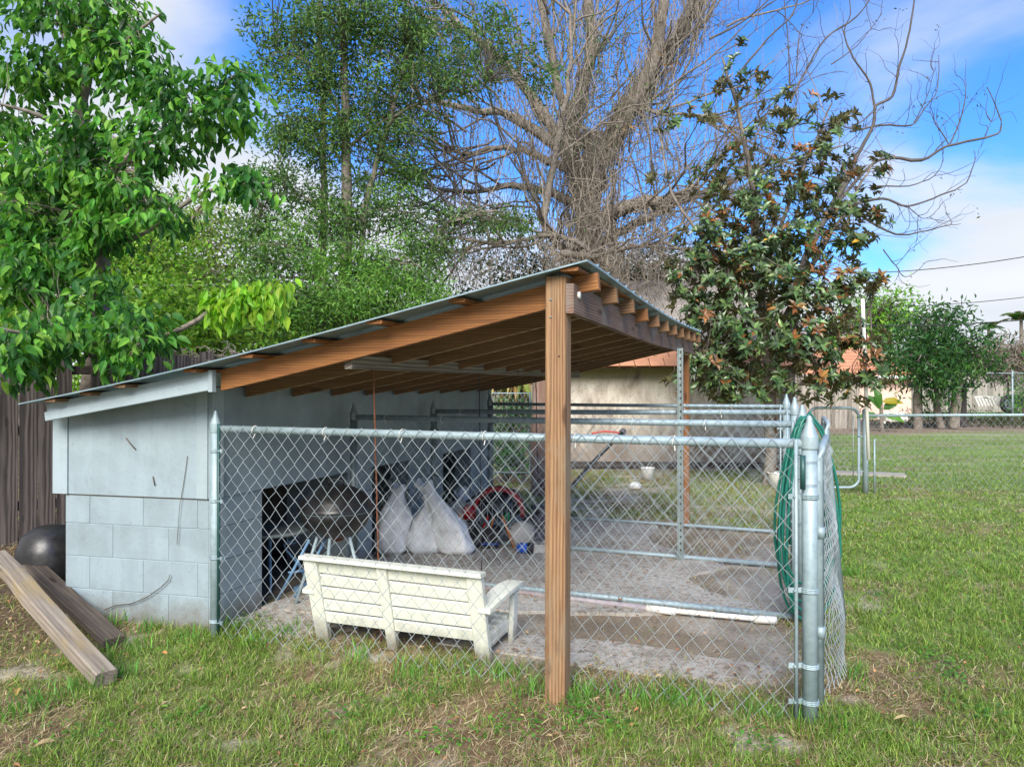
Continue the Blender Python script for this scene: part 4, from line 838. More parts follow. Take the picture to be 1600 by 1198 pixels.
# ------------------------------------------------------------------ vegetation tools
T_SM = (np.array([[0, 0, 0], [.42, .5, .10], [1, 0, -.08], [.42, -.5, .10]]), np.array([[0, 2, 1], [0, 3, 2]]))
T_LG = (np.array([[0, 0, 0], [.25, .40, .06], [.60, .42, .03], [1, 0, -.28], [.60, -.42, .03], [.25, -.40, .06], [.5, 0, -.05]]), np.array([[0, 6, 1], [1, 6, 2], [2, 6, 3], [3, 6, 4], [4, 6, 5], [5, 6, 0]]))
def leaves(b, C, D, N, L, Wd, col, tmpl=T_SM):
    C = np.asarray(C); D = nrm(D); Sd = nrm(np.cross(N, D)); Nn = np.cross(D, Sd); tv, tf = tmpl; n = len(C); k = len(tv)
    L = np.broadcast_to(L, n)[:, None, None]; Wd = np.broadcast_to(Wd, n)[:, None, None]
    v = C[:, None]+D[:, None]*tv[None, :, 0:1]*L+Sd[:, None]*tv[None, :, 1:2]*Wd+Nn[:, None]*tv[None, :, 2:3]*L
    b.v.append(v.reshape(-1, 3)); b.f.append((tf[None]+np.arange(n)[:, None, None]*k).reshape(-1, tf.shape[1])+b.n); b.n += n*k
    b.c.append(np.repeat(col, k, 0)); return b
def rand_unit(n): return nrm(rng.normal(size=(n, 3)))
def blob_points(blobs, total, shell=.45):
    """blobs: (px, py, Z, rx_px, ry_px, depth_m, weight) -> centres of leaf clusters and outward directions"""
    wt = np.array([b_[3]*b_[4]*(b_[6] if len(b_) > 6 else 1.) for b_ in blobs], float); wt /= wt.sum(); C, D = [], []
    for b_, w_ in zip(blobs, wt):
        n = max(1, int(total*w_)); c = P(b_[0], b_[1], b_[2]); rx = b_[3]/F*b_[2]; rz = b_[4]/F*b_[2]; ry = b_[5]
        d = rand_unit(n); r = rng.uniform(0, 1, n)**shell; C.append(c+d*r[:, None]*[rx, ry, rz]); D.append(d)
    return np.concatenate(C), np.concatenate(D)
def palette(cols, n, var=.22, idx=None):
    cols = np.array(cols); i = rng.integers(0, len(cols), n) if idx is None else idx; return np.clip(cols[i]*(1+rng.normal(0, var, (n, 1)))*(1+rng.normal(0, .06, (n, 3))), .004, 1)
def cluster_leaves(b, C, D, per, spread, L, ratio, cols, droop=.4, up=.8, tmpl=T_SM, var=.22, out=.6):
    n = len(C); k = rng.integers(int(per*.6), int(per*1.4)+1, n); idx = np.repeat(np.arange(n), k); m = len(idx)
    pos = C[idx]+rng.normal(0, 1, (m, 3))*spread*[1, 1, .75]; d = D[idx]*out+rand_unit(m)*.9+[0, 0, -droop]
    nn = rand_unit(m)*.75+[0, 0, up]; le = L*rng.uniform(.65, 1.2, m); ci = rng.integers(0, len(cols), n)[idx]
    mixi = rng.random(m) < .3; ci = np.where(mixi, rng.integers(0, len(cols), m), ci)
    leaves(b, pos, d, nn, le, le*ratio, palette(cols, m, var, ci), tmpl); return pos, d, nn, le
def curvy(a, c, k=8, amp=.08, sagv=0):
    t = np.linspace(0, 1, k)[:, None]; L = np.linalg.norm(c-a); p = a*(1-t)+c*t
    off = np.cumsum(rng.normal(0, 1, (k, 3)), 0); off -= off[0]*(1-t)+off[-1]*t; p = p+off*amp*L/k**.5; p[:, 2] -= sagv*L*4*(t*(1-t))[:, 0]; return p
def twigs_to(b, skel, C, r=.006, k=5, amp=.15, maxn=900, r0=None):
    """thin twigs from the nearest skeleton point to every cluster"""
    sk = np.concatenate(skel) if isinstance(skel, list) else skel
    sel = rng.permutation(len(C))[:maxn]; A = C[sel]; d = ((A[:, None]-sk[None])**2).sum(-1); pen = d+np.maximum(0, sk[None, :, 2]-A[:, None, 2])**2*2; i = pen.argmin(1); S_ = sk[i]
    t = np.linspace(0, 1, k)[None, :, None]; P_ = S_[:, None]*(1-t)+A[:, None]*t; L = np.linalg.norm(A-S_, axis=1)[:, None, None]
    off = np.cumsum(rng.normal(0, 1, P_.shape), 1); off = off-(off[:, :1]*(1-t)+off[:, -1:]*t); P_ = P_+off*amp*L/k**.5
    P_[:, :, 2] += (L[:, :, 0]*.12*(4*t*(1-t))[:, :, 0]); rr_ = np.linspace(r*2.2 if r0 is None else r0, r*.5, k)[None]*np.clip(L[:, :, 0]/1.0, .5, 2)
    b.tubes(P_, rr_*np.ones((len(sel), 1)), 4, False)
def limb(b, pts, r0, r1, sides=8, wob=.0, k=None):
    pts = np.array(pts, float)
    # resample smoothly
    n = max(4, (len(pts)-1)*4+1) if k is None else k; t = np.linspace(0, len(pts)-1, n); i = np.clip(t.astype(int), 0, len(pts)-2); f = (t-i)[:, None]
    p0 = pts[np.maximum(i-1, 0)]; p1 = pts[i]; p2 = pts[i+1]; p3 = pts[np.minimum(i+2, len(pts)-1)]
    q = .5*((2*p1)+(-p0+p2)*f+(2*p0-5*p1+4*p2-p3)*f**2+(-p0+3*p1-3*p2+p3)*f**3)
    if wob: q = q+rng.normal(0, wob, q.shape)
    b.tubes(q, np.linspace(r0, r1, n)*(1+rng.normal(0, .05, n)), sides, False); return q
def grow(b, start, d, L, r, depth, skel, tips, bend=.25, up=.1, split=(2, 3), sides=5, ratio=.68, gnarl=.35):
    """recursive bare branching"""
    k = 6; p = [np.array(start, float)]; dd = nrm(d)
    for i in range(k-1):
        dd = nrm(dd+rng.normal(0, bend, 3)*.5+[0, 0, up*.3]); p.append(p[-1]+dd*L/(k-1))
    p = np.array(p); b.tubes(p, np.linspace(r, r*.62, k), max(3, sides), False); skel.append(p)
    if depth == 0: tips.append((p[-1], dd)); return
    for c in range(rng.integers(split[0], split[1]+1)):
        i = k-1 if c == 0 else int(rng.integers(2, k)); nd = nrm(dd+rand_unit(1)[0]*gnarl*(1.0 if c else .4)*2); grow(b, p[i], nd, L*ratio*rng.uniform(.8, 1.2), r*.62*(1 if c == 0 else .8), depth-1, skel, tips, bend, up, split, sides-1, ratio, gnarl)
def leaf_parts(tree, pos, d, nn, le, ratio, mats_cols, mat, n, tmpl=T_LG):
    """the leaves that show largest become parts of their own, sharing a few meshes"""
    mss = []
    for c in mats_cols:
        b = MB(); leaves(b, np.zeros((1, 3)), np.array([[1., 0, 0]]), np.array([[0, 0, 1.]]), 1., ratio, np.array([c]), tmpl); me = b.mesh('leaf'); me.materials.append(mat); mss.append(me)
    for i in range(n):
        D_ = nrm(d[i]); Sd = nrm(np.cross(nn[i], D_)); N_ = np.cross(D_, Sd); s = le[i]
        mw = Matrix([[D_[0]*s, Sd[0]*s, N_[0]*s, pos[i][0]], [D_[1]*s, Sd[1]*s, N_[1]*s, pos[i][1]], [D_[2]*s, Sd[2]*s, N_[2]*s, pos[i][2]], [0, 0, 0, 1]])
        link('leaf', mss[i % len(mss)], tree, mw=mw)

# ------------------------------------------------------------------ T1: broadleaf tree at the left
def tree_left():
    t = thing('broadleaf_tree', (-4.2, 7.6, 0), 'broad-leaved bright green tree with drooping leaves at the left behind the dark fence', 'tree'); b = MB(); sk = []
    sk.append(limb(b, [P(140, 900, 7.6), P(141, 640, 7.6), P(150, 560, 7.6), P(160, 420, 7.6), P(136, 300, 7.5), P(122, 190, 7.4), P(138, 110, 7.4), P(150, -60, 7.4)], .12, .03, 10))
    sk.append(limb(b, [P(158, 400, 7.6), P(146, 330, 7.6), P(128, 150, 7.7), P(95, 40, 7.8), P(70, -80, 7.8)], .07, .02, 7))
    for pts in ([P(140, 300, 7.5), P(210, 240, 7.1), P(300, 170, 6.9), P(375, 110, 6.8)], [P(150, 400, 7.6), P(230, 360, 7.1), P(320, 300, 6.8), P(420, 285, 6.7)], [P(150, 520, 7.6), P(235, 530, 6.8), P(300, 505, 6.5), P(340, 480, 6.4), P(430, 455, 6.3)],
                [P(150, 560, 7.6), P(90, 520, 6.6), P(30, 520, 6.0), P(-40, 500, 5.8)], [P(130, 220, 7.4), P(60, 180, 7), P(-10, 160, 6.8)], [P(130, 120, 7.4), P(200, 60, 7), P(250, 20, 6.9)], [P(150, 560, 7.6), P(200, 545, 6.6), P(235, 530, 6.3)]):
        sk.append(limb(b, pts, .035, .008, 6))
    blobs = [(110, 20, 7.2, 130, 60, .7), (40, 100, 7.2, 90, 60, .6), (190, 90, 7.1, 75, 55, .5), (255, 140, 6.9, 80, 38, .5), (345, 120, 6.8, 55, 26, .3), (300, 190, 6.8, 90, 32, .4), (370, 175, 6.7, 28, 26, .3),
             (250, 235, 6.9, 60, 36, .5), (150, 215, 7.1, 70, 50, .5), (110, 270, 7.1, 110, 45, .6), (190, 300, 6.9, 60, 40, .4), (250, 335, 6.8, 50, 26, .3), (365, 295, 6.7, 60, 26, .25), (400, 275, 6.7, 30, 14, .2),
             (30, 330, 7.2, 70, 110, .6), (40, 440, 6.8, 75, 60, .6), (150, 370, 7.2, 50, 25, .4), (60, 530, 6.2, 85, 42, .5), (150, 500, 6.6, 80, 42, .5), (20, 570, 5.9, 45, 34, .3), (215, 520, 6.3, 40, 48, .3), (190, 560, 6.3, 35, 22, .2), (10, 210, 7.3, 60, 60, .5), (160, 360, 6.9, 40, 50, .3), (165, 440, 6.8, 38, 30, .3), (80, 400, 7.0, 60, 50, .4)]
    blobs = [(a, b_, c, d_, e*.8, f_) for a, b_, c, d_, e, f_ in blobs]; C, D = blob_points(blobs, 880, .5); D = nrm(D*[1, 1, .4]+[0, 0, .1]); twigs_to(b, sk, C, .004, maxn=500)
    cols = [(.06, .19, .03), (.09, .27, .04), (.15, .37, .05), (.04, .13, .03), (.21, .43, .06), (.05, .16, .035)]
    lb = MB(); pos, d, nn, le = cluster_leaves(lb, C, D, 10, .085, .122, .50, cols, 1.05, .9, T_LG, .2)
    bright = [(395, 465, 6.3, 42, 22, .2), (345, 480, 6.35, 32, 16, .2), (425, 452, 6.3, 18, 16, .1)]
    C2, D2 = blob_points(bright, 45, .5); cluster_leaves(lb, C2, D2, 9, .07, .13, .5, [(.26, .46, .03), (.20, .42, .03), (.30, .46, .04)], 1.3, .9, T_LG, .15)
    b.build('trunk', M['barkgrey'], t, True); lb.build('foliage', M['leaf'], t, False, True)
    sel = rng.permutation(len(pos))[:280]; leaf_parts(t, pos[sel]+[0, -.10, 0], d[sel], nn[sel], le[sel], .52, cols, M['leaf'], 280)
tree_left()

def backdrop(name, label, cat, base, blobs, n, per, spread, L, ratio, cols, trunks=(), twigmat='barkdark', group=None, mat='leaf', shell=.5, droop=.3, r=.06, twn=400, tr=.006):
    t = thing(name, base, label, cat, group); b = MB(); sk = []
    for tr_ in trunks:
        pts, r0, r1 = tr_; sk.append(limb(b, pts, r0, r1, 8, .01))
    C, D = blob_points(blobs, n, shell)
    if not trunks:
        sk.append(limb(b, [base, np.array(base)+[0, 0, .6*(C[:, 2].mean())], C.mean(0)], r, r*.4, 6))
    twigs_to(b, sk, C, tr, maxn=twn); b.build('trunk' if trunks else 'stem', M[twigmat], t, True)
    lb = MB(); res = cluster_leaves(lb, C, D, per, spread, L, ratio, cols, droop); lb.build('foliage', M[mat], t, False, True); return t, res, sk
G_BR = [(.18, .36, .045), (.25, .44, .05), (.13, .27, .04), (.33, .50, .07)]
G_OAK = [(.085, .17, .055), (.12, .22, .065), (.17, .29, .08), (.06, .12, .045)]
G_DK = [(.03, .075, .025), (.045, .10, .03), (.06, .13, .035)]
backdrop('shrub', 'bright yellow-green shrubs massed above the dark fence', 'shrub', (-4.6, 11.2, 0), [(250, 480, 11, 110, 60, 1.2), (120, 450, 11.5, 130, 90, 1.2), (330, 520, 10.8, 100, 42, .8), (20, 400, 12, 90, 120, 1.2), (230, 400, 12, 90, 60, 1), (130, 600, 10.5, 70, 50, .5, .8)], 1300, 18, .22, .10, .55, G_BR)
backdrop('understorey_tree', 'light green tree with thin grey limbs left of the oak', 'tree', (-5.2, 14, 0), [(300, 400, 14, 90, 60, 1.2), (200, 330, 14.5, 110, 60, 1.3), (90, 330, 15, 120, 90, 1.3), (370, 470, 13.5, 60, 60, 1), (340, 350, 14, 60, 30, .8, .5)], 1000, 18, .28, .10, .5, [(.16, .28, .045), (.24, .37, .06), (.20, .25, .07)],
         [([P(300, 720, 14), P(255, 400, 14), P(280, 370, 14), P(330, 300, 14)], .10, .02), ([P(256, 420, 14), P(235, 360, 14), P(215, 250, 14)], .09, .02)], 'barkgrey')
backdrop('far_trees', 'dark mass of distant trees closing the view at the left', 'trees', (-12, 24, 0), [(60, 480, 24, 200, 90, 2), (300, 500, 24, 200, 70, 2), (520, 520, 25, 160, 60, 2), (-60, 380, 24, 120, 150, 2), (640, 540, 26, 120, 45, 2)], 1500, 18, .5, .22, .55, G_DK+G_BR[:2])
bpy.data.objects['far_trees'].name = 'background_tree'

# ------------------------------------------------------------------ T2: oak with several trunks
def oak():
    Z = 13.0
    tr = [([P(540, 900, Z), P(541, 420, Z), P(541, 250, Z), P(538, 90, Z), P(530, -80, Z)], .125, .05), ([P(500, 900, Z), P(502, 500, Z), P(505, 330, Z+.4), P(503, 150, Z+.4), P(497, -60, Z+.4)], .10, .035),
          ([P(560, 700, Z), P(566, 370, Z), P(590, 250, Z), P(625, 130, Z), P(640, 20, Z)], .07, .02), ([P(541, 250, Z), P(520, 150, Z), P(470, 90, Z), P(400, 70, Z)], .03, .008), ([P(541, 230, Z), P(600, 190, Z), P(680, 150, Z), P(760, 130, Z)], .035, .01),
          ([P(541, 330, Z), P(620, 330, Z), P(700, 350, Z)], .03, .008), ([P(505, 330, Z), P(460, 300, Z), P(410, 320, Z)], .03, .008)]
    blobs = [(470, 40, Z, 85, 55, 1.2), (560, 60, Z, 90, 70, 1.3), (650, 60, Z, 90, 65, 1.2), (760, 70, Z, 75, 70, 1, .55), (690, 130, Z, 90, 45, 1.1), (500, 130, Z, 85, 50, 1.1), (590, 150, Z, 65, 45, 1), (470, 190, Z, 55, 40, 1), (590, 215, Z, 60, 35, .9, .8), (500, 240, Z, 55, 38, .9),
             (640, 270, Z, 45, 30, .8), (560, 290, Z, 50, 35, .8, .7), (470, 300, Z, 60, 40, .9, .6), (620, 340, Z, 60, 40, .8, .7), (520, 350, Z, 60, 40, .8, .8), (430, 400, Z-.5, 60, 44, 1.2, .8), (560, 410, Z-.6, 60, 40, 1.2, .8), (650, 430, Z-.6, 50, 40, 1, .9), (400, 470, Z-.8, 60, 42, 1.2, 1.1), (500, 480, Z-.8, 60, 42, 1.2, 1.1), (600, 480, Z-.8, 60, 30, 1, 1.1), (540, 345, Z-.3, 45, 30, .8, .8), (610, 245, Z, 45, 26, .8, .7), (700, 340, Z, 55, 22, .7, .9), (790, 350, Z+.6, 80, 26, .8, .8),
             (440, 200, Z, 40, 40, .8, .8), (430, 300, Z, 45, 45, .8, .9), (400, 350, Z, 45, 45, .8, 1), (530, 200, Z, 45, 40, .8, .8), (650, 200, Z, 40, 40, .8, .7), (680, 390, Z, 45, 40, .8, .9), (415, 100, Z, 45, 60, .8, .6), (420, 250, Z, 40, 60, .8, .3), (830, 110, Z, 50, 60, .8, .3)]
    t, res, sk = backdrop('oak_tree', 'tall small-leaved oak with three slim trunks rising behind the shed', 'tree', (-3.0, Z, 0), [(a, b_, c, d_*.9, e*.74, f_, *(g or (1,))) for a, b_, c, d_, e, f_, *g in blobs], 1250, 30, .13, .105, .36, G_OAK, tr, 'barkgrey', droop=.15, twn=1300, tr=.006)
    C2, D2 = blob_points([(540, 470, 11.6, 55, 30, .6), (450, 500, 11.6, 60, 26, .6), (600, 440, 12, 45, 28, .6), (665, 470, 12, 40, 30, .6), (500, 415, 12, 42, 26, .5), (400, 455, 12, 40, 26, .6), (560, 400, 12.3, 40, 22, .5, .7), (640, 385, 12.6, 38, 20, .5, .6), (460, 360, 12.6, 38, 24, .5, .6), (520, 330, 12.8, 36, 22, .5, .5), (700, 500, 11.8, 40, 20, .5), (410, 390, 12.6, 30, 30, .5, .6), (620, 300, 13, 34, 24, .5, .5)], 760); lb = MB(); cluster_leaves(lb, C2, D2, 16, .16, .095, .36, [(.17, .34, .06), (.12, .26, .055), (.22, .40, .08)], .2); lb.build('low_shoots', M['leaf'], t, False, True)
oak()

# ------------------------------------------------------------------ T3: huge bare tree hung with dry vines
def vine_tree():
    Z = 16.0; t = thing('vine_covered_tree', (P(925, 800, Z)[0], Z, 0), 'huge bare grey tree smothered in hanging dry vines in the centre', 'tree'); b = MB(); sk = []; tips = []
    def A(pts, r0, r1, s=9): q = limb(b, [P(*p) for p in pts], r0, r1, s, .02); sk.append(q); return q
    A([(930, 760, Z), (930, 480, Z), (922, 400, Z), (918, 330, Z), (925, 270, Z), (930, 210, Z)], (.35), .25, 14)
    limbs = [A([(925, 280, Z), (950, 220, Z), (985, 160, Z), (1020, 110, Z), (1060, 60, Z), (1095, 0, Z), (1130, -60, Z)], .21, .10, 10), A([(918, 300, Z), (890, 240, Z), (905, 150, Z), (925, 80, Z), (915, -30, Z)], .20, .09, 9),
             A([(945, 240, Z), (1000, 150, Z-.4), (1030, 60, Z-.5), (1040, -40, Z-.5)], .2, .1, 8), A([(905, 260, Z), (860, 220, Z), (800, 180, Z), (740, 170, Z), (680, 158, Z)], .16, .05, 8), A([(895, 250, Z), (850, 180, Z), (800, 110, Z), (720, 40, Z), (660, -20, Z)], .15, .05, 8),
             A([(900, 270, Z), (840, 245, Z), (790, 230, Z), (730, 240, Z), (700, 238, Z)], .10, .03, 7), A([(915, 330, Z), (860, 300, Z), (800, 290, Z), (740, 300, Z), (665, 292, Z)], .12, .03, 7), A([(930, 350, Z), (985, 320, Z-.5), (1040, 315, Z-1), (1086, 298, Z-1.2)], .17, .11, 10),
             A([(935, 380, Z), (990, 350, Z), (1060, 318, Z), (1120, 290, Z)], .12, .04, 7), A([(920, 380, Z), (880, 385, Z-1), (850, 340, Z-1.5), (872, 220, Z-1.5), (890, 120, Z-1.5), (890, 20, Z-1.5)], .11, .03, 7),
             A([(905, 230, Z), (870, 120, Z), (850, 20, Z), (840, -40, Z)], .12, .05, 7), A([(920, 390, Z-1), (860, 365, Z-1.4), (790, 380, Z-1.5), (700, 372, Z-1.5)], .06, .02, 6), A([(880, 395, Z-1.5), (930, 400, Z-1.5), (990, 385, Z-1.5), (1050, 380, Z-1.5)], .08, .03, 6),
             A([(960, 170, Z), (1000, 170, Z-.5), (1060, 180, Z-.8), (1120, 178, Z-1)], .05, .02, 6)]
    # finer bare branching
    for q in limbs:
        for _ in range(11):
            i = int(rng.integers(len(q)//4, len(q))); j = min(i+1, len(q)-1); dr = nrm(q[j]-q[i-1]); grow(b, q[i], nrm(dr+rand_unit(1)[0]*.9+[0, 0, .25]), rng.uniform(.9, 1.7), .03, 3, sk, tips, .3, .0, (2, 3), 5, .72, .36)
    for px, py, dx, dz in ((700, 300, -1, .3), (690, 200, -1, .5), (720, 60, -.6, 1), (860, 0, -.2, 1), (780, 330, -1, -.2), (1100, 20, .5, 1), (1120, 280, 1, .3), (740, 370, -1, .1), (760, 240, -1, 0), (820, 330, -1, .3)):
        for _ in range(5): grow(b, P(px+rng.uniform(-30, 40), py+rng.uniform(-25, 25), Z-.3), np.array([dx, rng.normal(0, .4), dz])+rand_unit(1)[0]*.6, rng.uniform(1.0, 1.8), .028, 3, sk, tips, .35, .05, (2, 3), 5, .72, .36)
    b.build('trunk', M['barkgrey'], t, True)
    # hanging dry vines
    v = MB(); allp = np.concatenate([q for q in sk[:15]]); allq = np.concatenate(sk[15:])
    n = 1250; src = np.concatenate([allp[rng.integers(0, len(allp), n)], allq[rng.integers(0, len(allq), 500)]]); n = len(src)
    L = rng.uniform(.4, 2.0, n)*np.where(src[:, 2] > 4, 1, .6); k = 9; tt = np.linspace(0, 1, k)[None, :, None]; side_ = rng.normal(0, .16, (n, 1, 3))*[1, 1, 0]
    pts = (src+rng.normal(0, .25, (n, 3))*[1, .8, .6])[:, None]+side_*tt*L[:, None, None]*1.2+np.concatenate([np.zeros((n, k, 2)), -(tt*L[:, None, None])], -1)+np.cumsum(rng.normal(0, .035, (n, k, 3)), 1)
    pts[..., 2] = np.maximum(pts[..., 2], .02); v.tubes(pts, np.clip(rng.normal(.0055, .0025, (n, 1)), .003, .016)*np.ones((1, k)), 3, False)
    # matted vines wrapped round trunk and big limbs
    for q, rr0, cnt in ((sk[0], .45, 380), (sk[1], .25, 210), (sk[2], .21, 140), (sk[3], .22, 130), (sk[8], .2, 60)):
        n = cnt; i = rng.integers(0, len(q), n); a = rng.uniform(0, 6.283, n); k = 12; tt = np.linspace(0, 1, k)[None]; an = a[:, None]+tt*rng.normal(0, 1.2, (n, 1)); Lz = rng.uniform(.5, 2.2, n)[:, None]; rad = rr0*rng.uniform(.8, 1.45, (n, 1))
        ii = np.clip(i[:, None]-tt*rng.uniform(.1, .35, (n, 1))*len(q), 0, len(q)-1); c = q[ii.astype(int)]*(1-(ii % 1))[..., None]+q[np.minimum(ii.astype(int)+1, len(q)-1)]*(ii % 1)[..., None]
        pw = c+np.stack([np.cos(an)*rad, np.sin(an)*rad, rng.normal(0, .06, an.shape)-tt*.2], -1)+np.cumsum(rng.normal(0, .03, (n, k, 3)), 1); v.tubes(pw, rng.uniform(.004, .013, (n, 1))*np.ones((1, k)), 3, False)
    # loose tangle low down
    C, D = blob_points([(870, 400, Z-2, 150, 28, 1), (1010, 400, Z-2, 90, 60, 1), (960, 330, Z-1.5, 110, 60, 1), (730, 390, Z-2, 70, 35, 1), (1050, 250, Z-1, 60, 120, 1, .7), (900, 200, Z-1, 90, 130, 1)], 380, .6)
    k = 10; w_ = np.cumsum(nrm(rng.normal(size=(len(C), k, 3))*[1, 1, .8]+[0, 0, -.15]+D[:, None]*.3)*.16, 1); v.tubes(C[:, None]+w_, .008, 3, False)
    v.build('hanging_vine', M['vine'], t, False, True)
    # sawn limb end
    e = P(1086, 298, Z-1.2); MB().lathe([(.001, .02), (.10, .018), (.135, .0), (.13, -.12), (.115, -.2)], e, 18, 1, 1, nrm(np.array([.35, -1, .1]))).build('sawn_end', M['cutwood'], t, True)
    lb = MB(); idx = rng.permutation(len(tips))[:90]; TC = np.array([tips[i][0] for i in idx]); TD = np.array([tips[i][1] for i in idx]); cluster_leaves(lb, TC, TD, 7, .09, .08, .5, [(.45, .17, .03), (.50, .26, .05), (.30, .14, .05)], .4); 
    C3, D3 = blob_points([(930, 170, Z-1, 120, 90, 1, .4), (700, 240, Z, 60, 60, 1, .2), (840, 280, Z-1, 60, 60, 1, .2), (760, 100, Z, 90, 90, 1, .6), (910, 60, Z-1, 90, 60, 1, .6), (830, 330, Z-1, 80, 30, 1, .5)], 230); cluster_leaves(lb, C3, D3, 12, .14, .075, .36, G_OAK, .2)
    lb.build('foliage', M['leaf'], t, False, True)
vine_tree()
backdrop('evergreen_tree', 'dark evergreen mass behind the foot of the vine covered tree', 'tree', (1.5, 20, 0), [(870, 410, 20, 150, 45, 1.5), (800, 470, 20, 130, 60, 1.5), (1000, 430, 20, 100, 70, 1.5), (1180, 480, 20, 160, 80, 1.5, .8), (860, 520, 19, 140, 50, 1)], 560, 16, .35, .14, .5, G_DK)
backdrop('ivy_hedge', 'ivy covered hedge behind the small back gate', 'hedge', (-.1, 11.3, 0), [(800, 660, 11.2, 45, 60, .4), (790, 710, 11.0, 45, 30, .3), (820, 620, 11.4, 40, 40, .4)], 160, 18, .10, .055, .8, [(.05, .16, .04), (.07, .21, .05), (.04, .11, .035)])
def dry_palm():
    t = thing('dry_palm', (-.1, 11.0, 0), 'palm with dry straw coloured fronds hanging behind the back gate', 'palm'); c = P(808, 560, 11.3); b = MB(); limb(b, [c*[1, 1, 0], c], .12, .1); b.build('trunk', M['bark'], t, True); lb = MB()
    n = 220; a = rng.uniform(0, 6.28, n); D = np.stack([np.cos(a)*.5, np.sin(a)*.5, -rng.uniform(.3, 1.4, n)], -1); leaves(lb, c+rng.normal(0, .12, (n, 3)), D, rand_unit(n), rng.uniform(.35, .75, n), .03, palette([(.35, .26, .09), (.42, .33, .13), (.16, .2, .05)], n)); lb.build('frond', M['litter'], t, False, True)
dry_palm()

# ------------------------------------------------------------------ T4: magnolia with rust-backed leaves
def magnolia():
    Z = 10.5; t = thing('magnolia_tree', (P(1205, 700, 10.9)[0], 10, 0), 'glossy magnolia with rust-backed leaves standing right of the roof', 'tree'); b = MB(); sk = []
    for pts, r0, r1 in (([(1200, 760, 10.9), (1203, 640, 10.9), (1195, 520, 10.9), (1185, 400, 10.8), (1175, 280, 10.7), (1150, 160, 10.7), (1130, 90, 10.7)], .09, .015), ([(1200, 560, 10.9), (1240, 470, 10.7), (1290, 380, 10.6), (1340, 300, 10.5), (1365, 250, 10.5)], .045, .01), ([(1197, 500, 10.9), (1140, 430, 10.6), (1090, 360, 10.5), (1050, 300, 10.5), (1030, 200, 10.7)], .04, .01),
                        ([(1190, 430, 10.9), (1230, 330, 10.8), (1270, 230, 10.8), (1300, 160, 10.8)], .04, .01), ([(1200, 570, 10.9), (1270, 530, 10.5), (1330, 520, 10.4), (1370, 530, 10.3)], .035, .008), ([(1200, 590, 10.9), (1130, 560, 10.4), (1070, 560, 10.2)], .03, .008), ([(1205, 600, 10.9), (1260, 600, 10.3), (1330, 600, 10.1)], .03, .008)):
        sk.append(limb(b, [P(*p) for p in pts], r0, r1, 7, .008))
    blobs = [(1150, 100, Z, 42, 30, .4, .8), (1195, 120, Z, 32, 28, .4, .8), (1120, 160, Z, 45, 35, .5, .6), (1230, 160, Z, 50, 40, .5, .8), (1300, 165, Z, 42, 26, .4, .9), (1290, 210, Z, 50, 35, .5), (1060, 195, Z, 40, 24, .4, .8), (1180, 230, Z, 60, 45, .6, .8), (1350, 265, Z, 40, 28, .5, .9), (1260, 270, Z, 65, 40, .6), (1130, 280, Z, 50, 35, .6), (1200, 310, Z, 80, 45, .7, 1.2), (1320, 320, Z, 55, 40, .6), (1110, 350, Z, 50, 40, .6, 1.1), (1250, 380, Z, 80, 50, .8, 1.2), (1180, 400, Z, 80, 50, .8, 1.3), (1340, 380, Z, 42, 35, .5, .9),
             (1130, 440, Z-.2, 60, 50, .7, 1.3), (1230, 460, Z-.2, 80, 50, .8, 1.2), (1320, 455, Z-.2, 50, 40, .5, .9), (1150, 520, Z-.3, 55, 50, .6, 1.4), (1240, 540, Z-.4, 70, 45, .7, 1.1), (1320, 540, Z-.5, 60, 45, .5, .9), (1140, 590, Z-.4, 45, 40, .5, 1.5), (1270, 595, Z-.6, 55, 30, .5, .8), (1060, 600, Z-.6, 25, 22, .3, .7), (1060, 440, Z, 40, 25, .4, .6), (1350, 590, Z-.6, 40, 25, .4, .8), (1190, 600, Z-.3, 35, 30, .5, .8), (1370, 440, Z, 25, 20, .3, .6), (1330, 625, Z-.7, 30, 12, .3, .6), (1025, 265, Z, 26, 20, .3, .5), (1080, 500, Z-.3, 45, 50, .4, .9), (1090, 400, Z, 45, 40, .4, .7), (1370, 330, Z, 25, 40, .4, .6), (1090, 560, Z-.5, 40, 40, .4, .8)]
    blobs = [(a, b_, c, d_*1.12, e*1.1, f_, *g) for a, b_, c, d_, e, f_, *g in blobs]; blobs = [(q[0], q[1], q[2], q[3], q[4], q[5], (q[6] if len(q) > 6 else 1)*(.42 if q[1] < 250 else .62 if q[1] < 400 else 1.0)) for q in blobs]; C, D = blob_points(blobs, 1200, .45); twigs_to(b, sk, C, .0045, maxn=1000); b.build('trunk', M['barkgrey'], t, True)
    # each cluster is a whorl of leaves round a shoot tip, pointing up and out; some shoots show rust undersides
    n = len(C); per = 10; idx = np.repeat(np.arange(n), per); m = len(idx); sh = nrm(D*[1, 1, .3]+[0, 0, .55]+rand_unit(n)*.3); a1 = nrm(np.cross(sh, rand_unit(n))); a2 = np.cross(sh, a1)
    ang = np.tile(np.arange(per), n)*2.4+np.repeat(rng.uniform(0, 6, n), per); rad = a1[idx]*np.cos(ang)[:, None]+a2[idx]*np.sin(ang)[:, None]; opn = rng.uniform(.45, 1.5, m)[:, None]
    d = nrm(sh[idx]*.55+rad*opn); nn = nrm(sh[idx]*1.0-rad*.55); pos = C[idx]-sh[idx]*rng.uniform(0, .09, m)[:, None]; le = rng.uniform(.09, .15, m); rust = (rng.random(n) < np.clip(.07+.34*ss(P(0, 0, 1)[0]*0+(C[:, 0]/C[:, 1]*F+800), 1180, 1360), 0, .6))[idx]
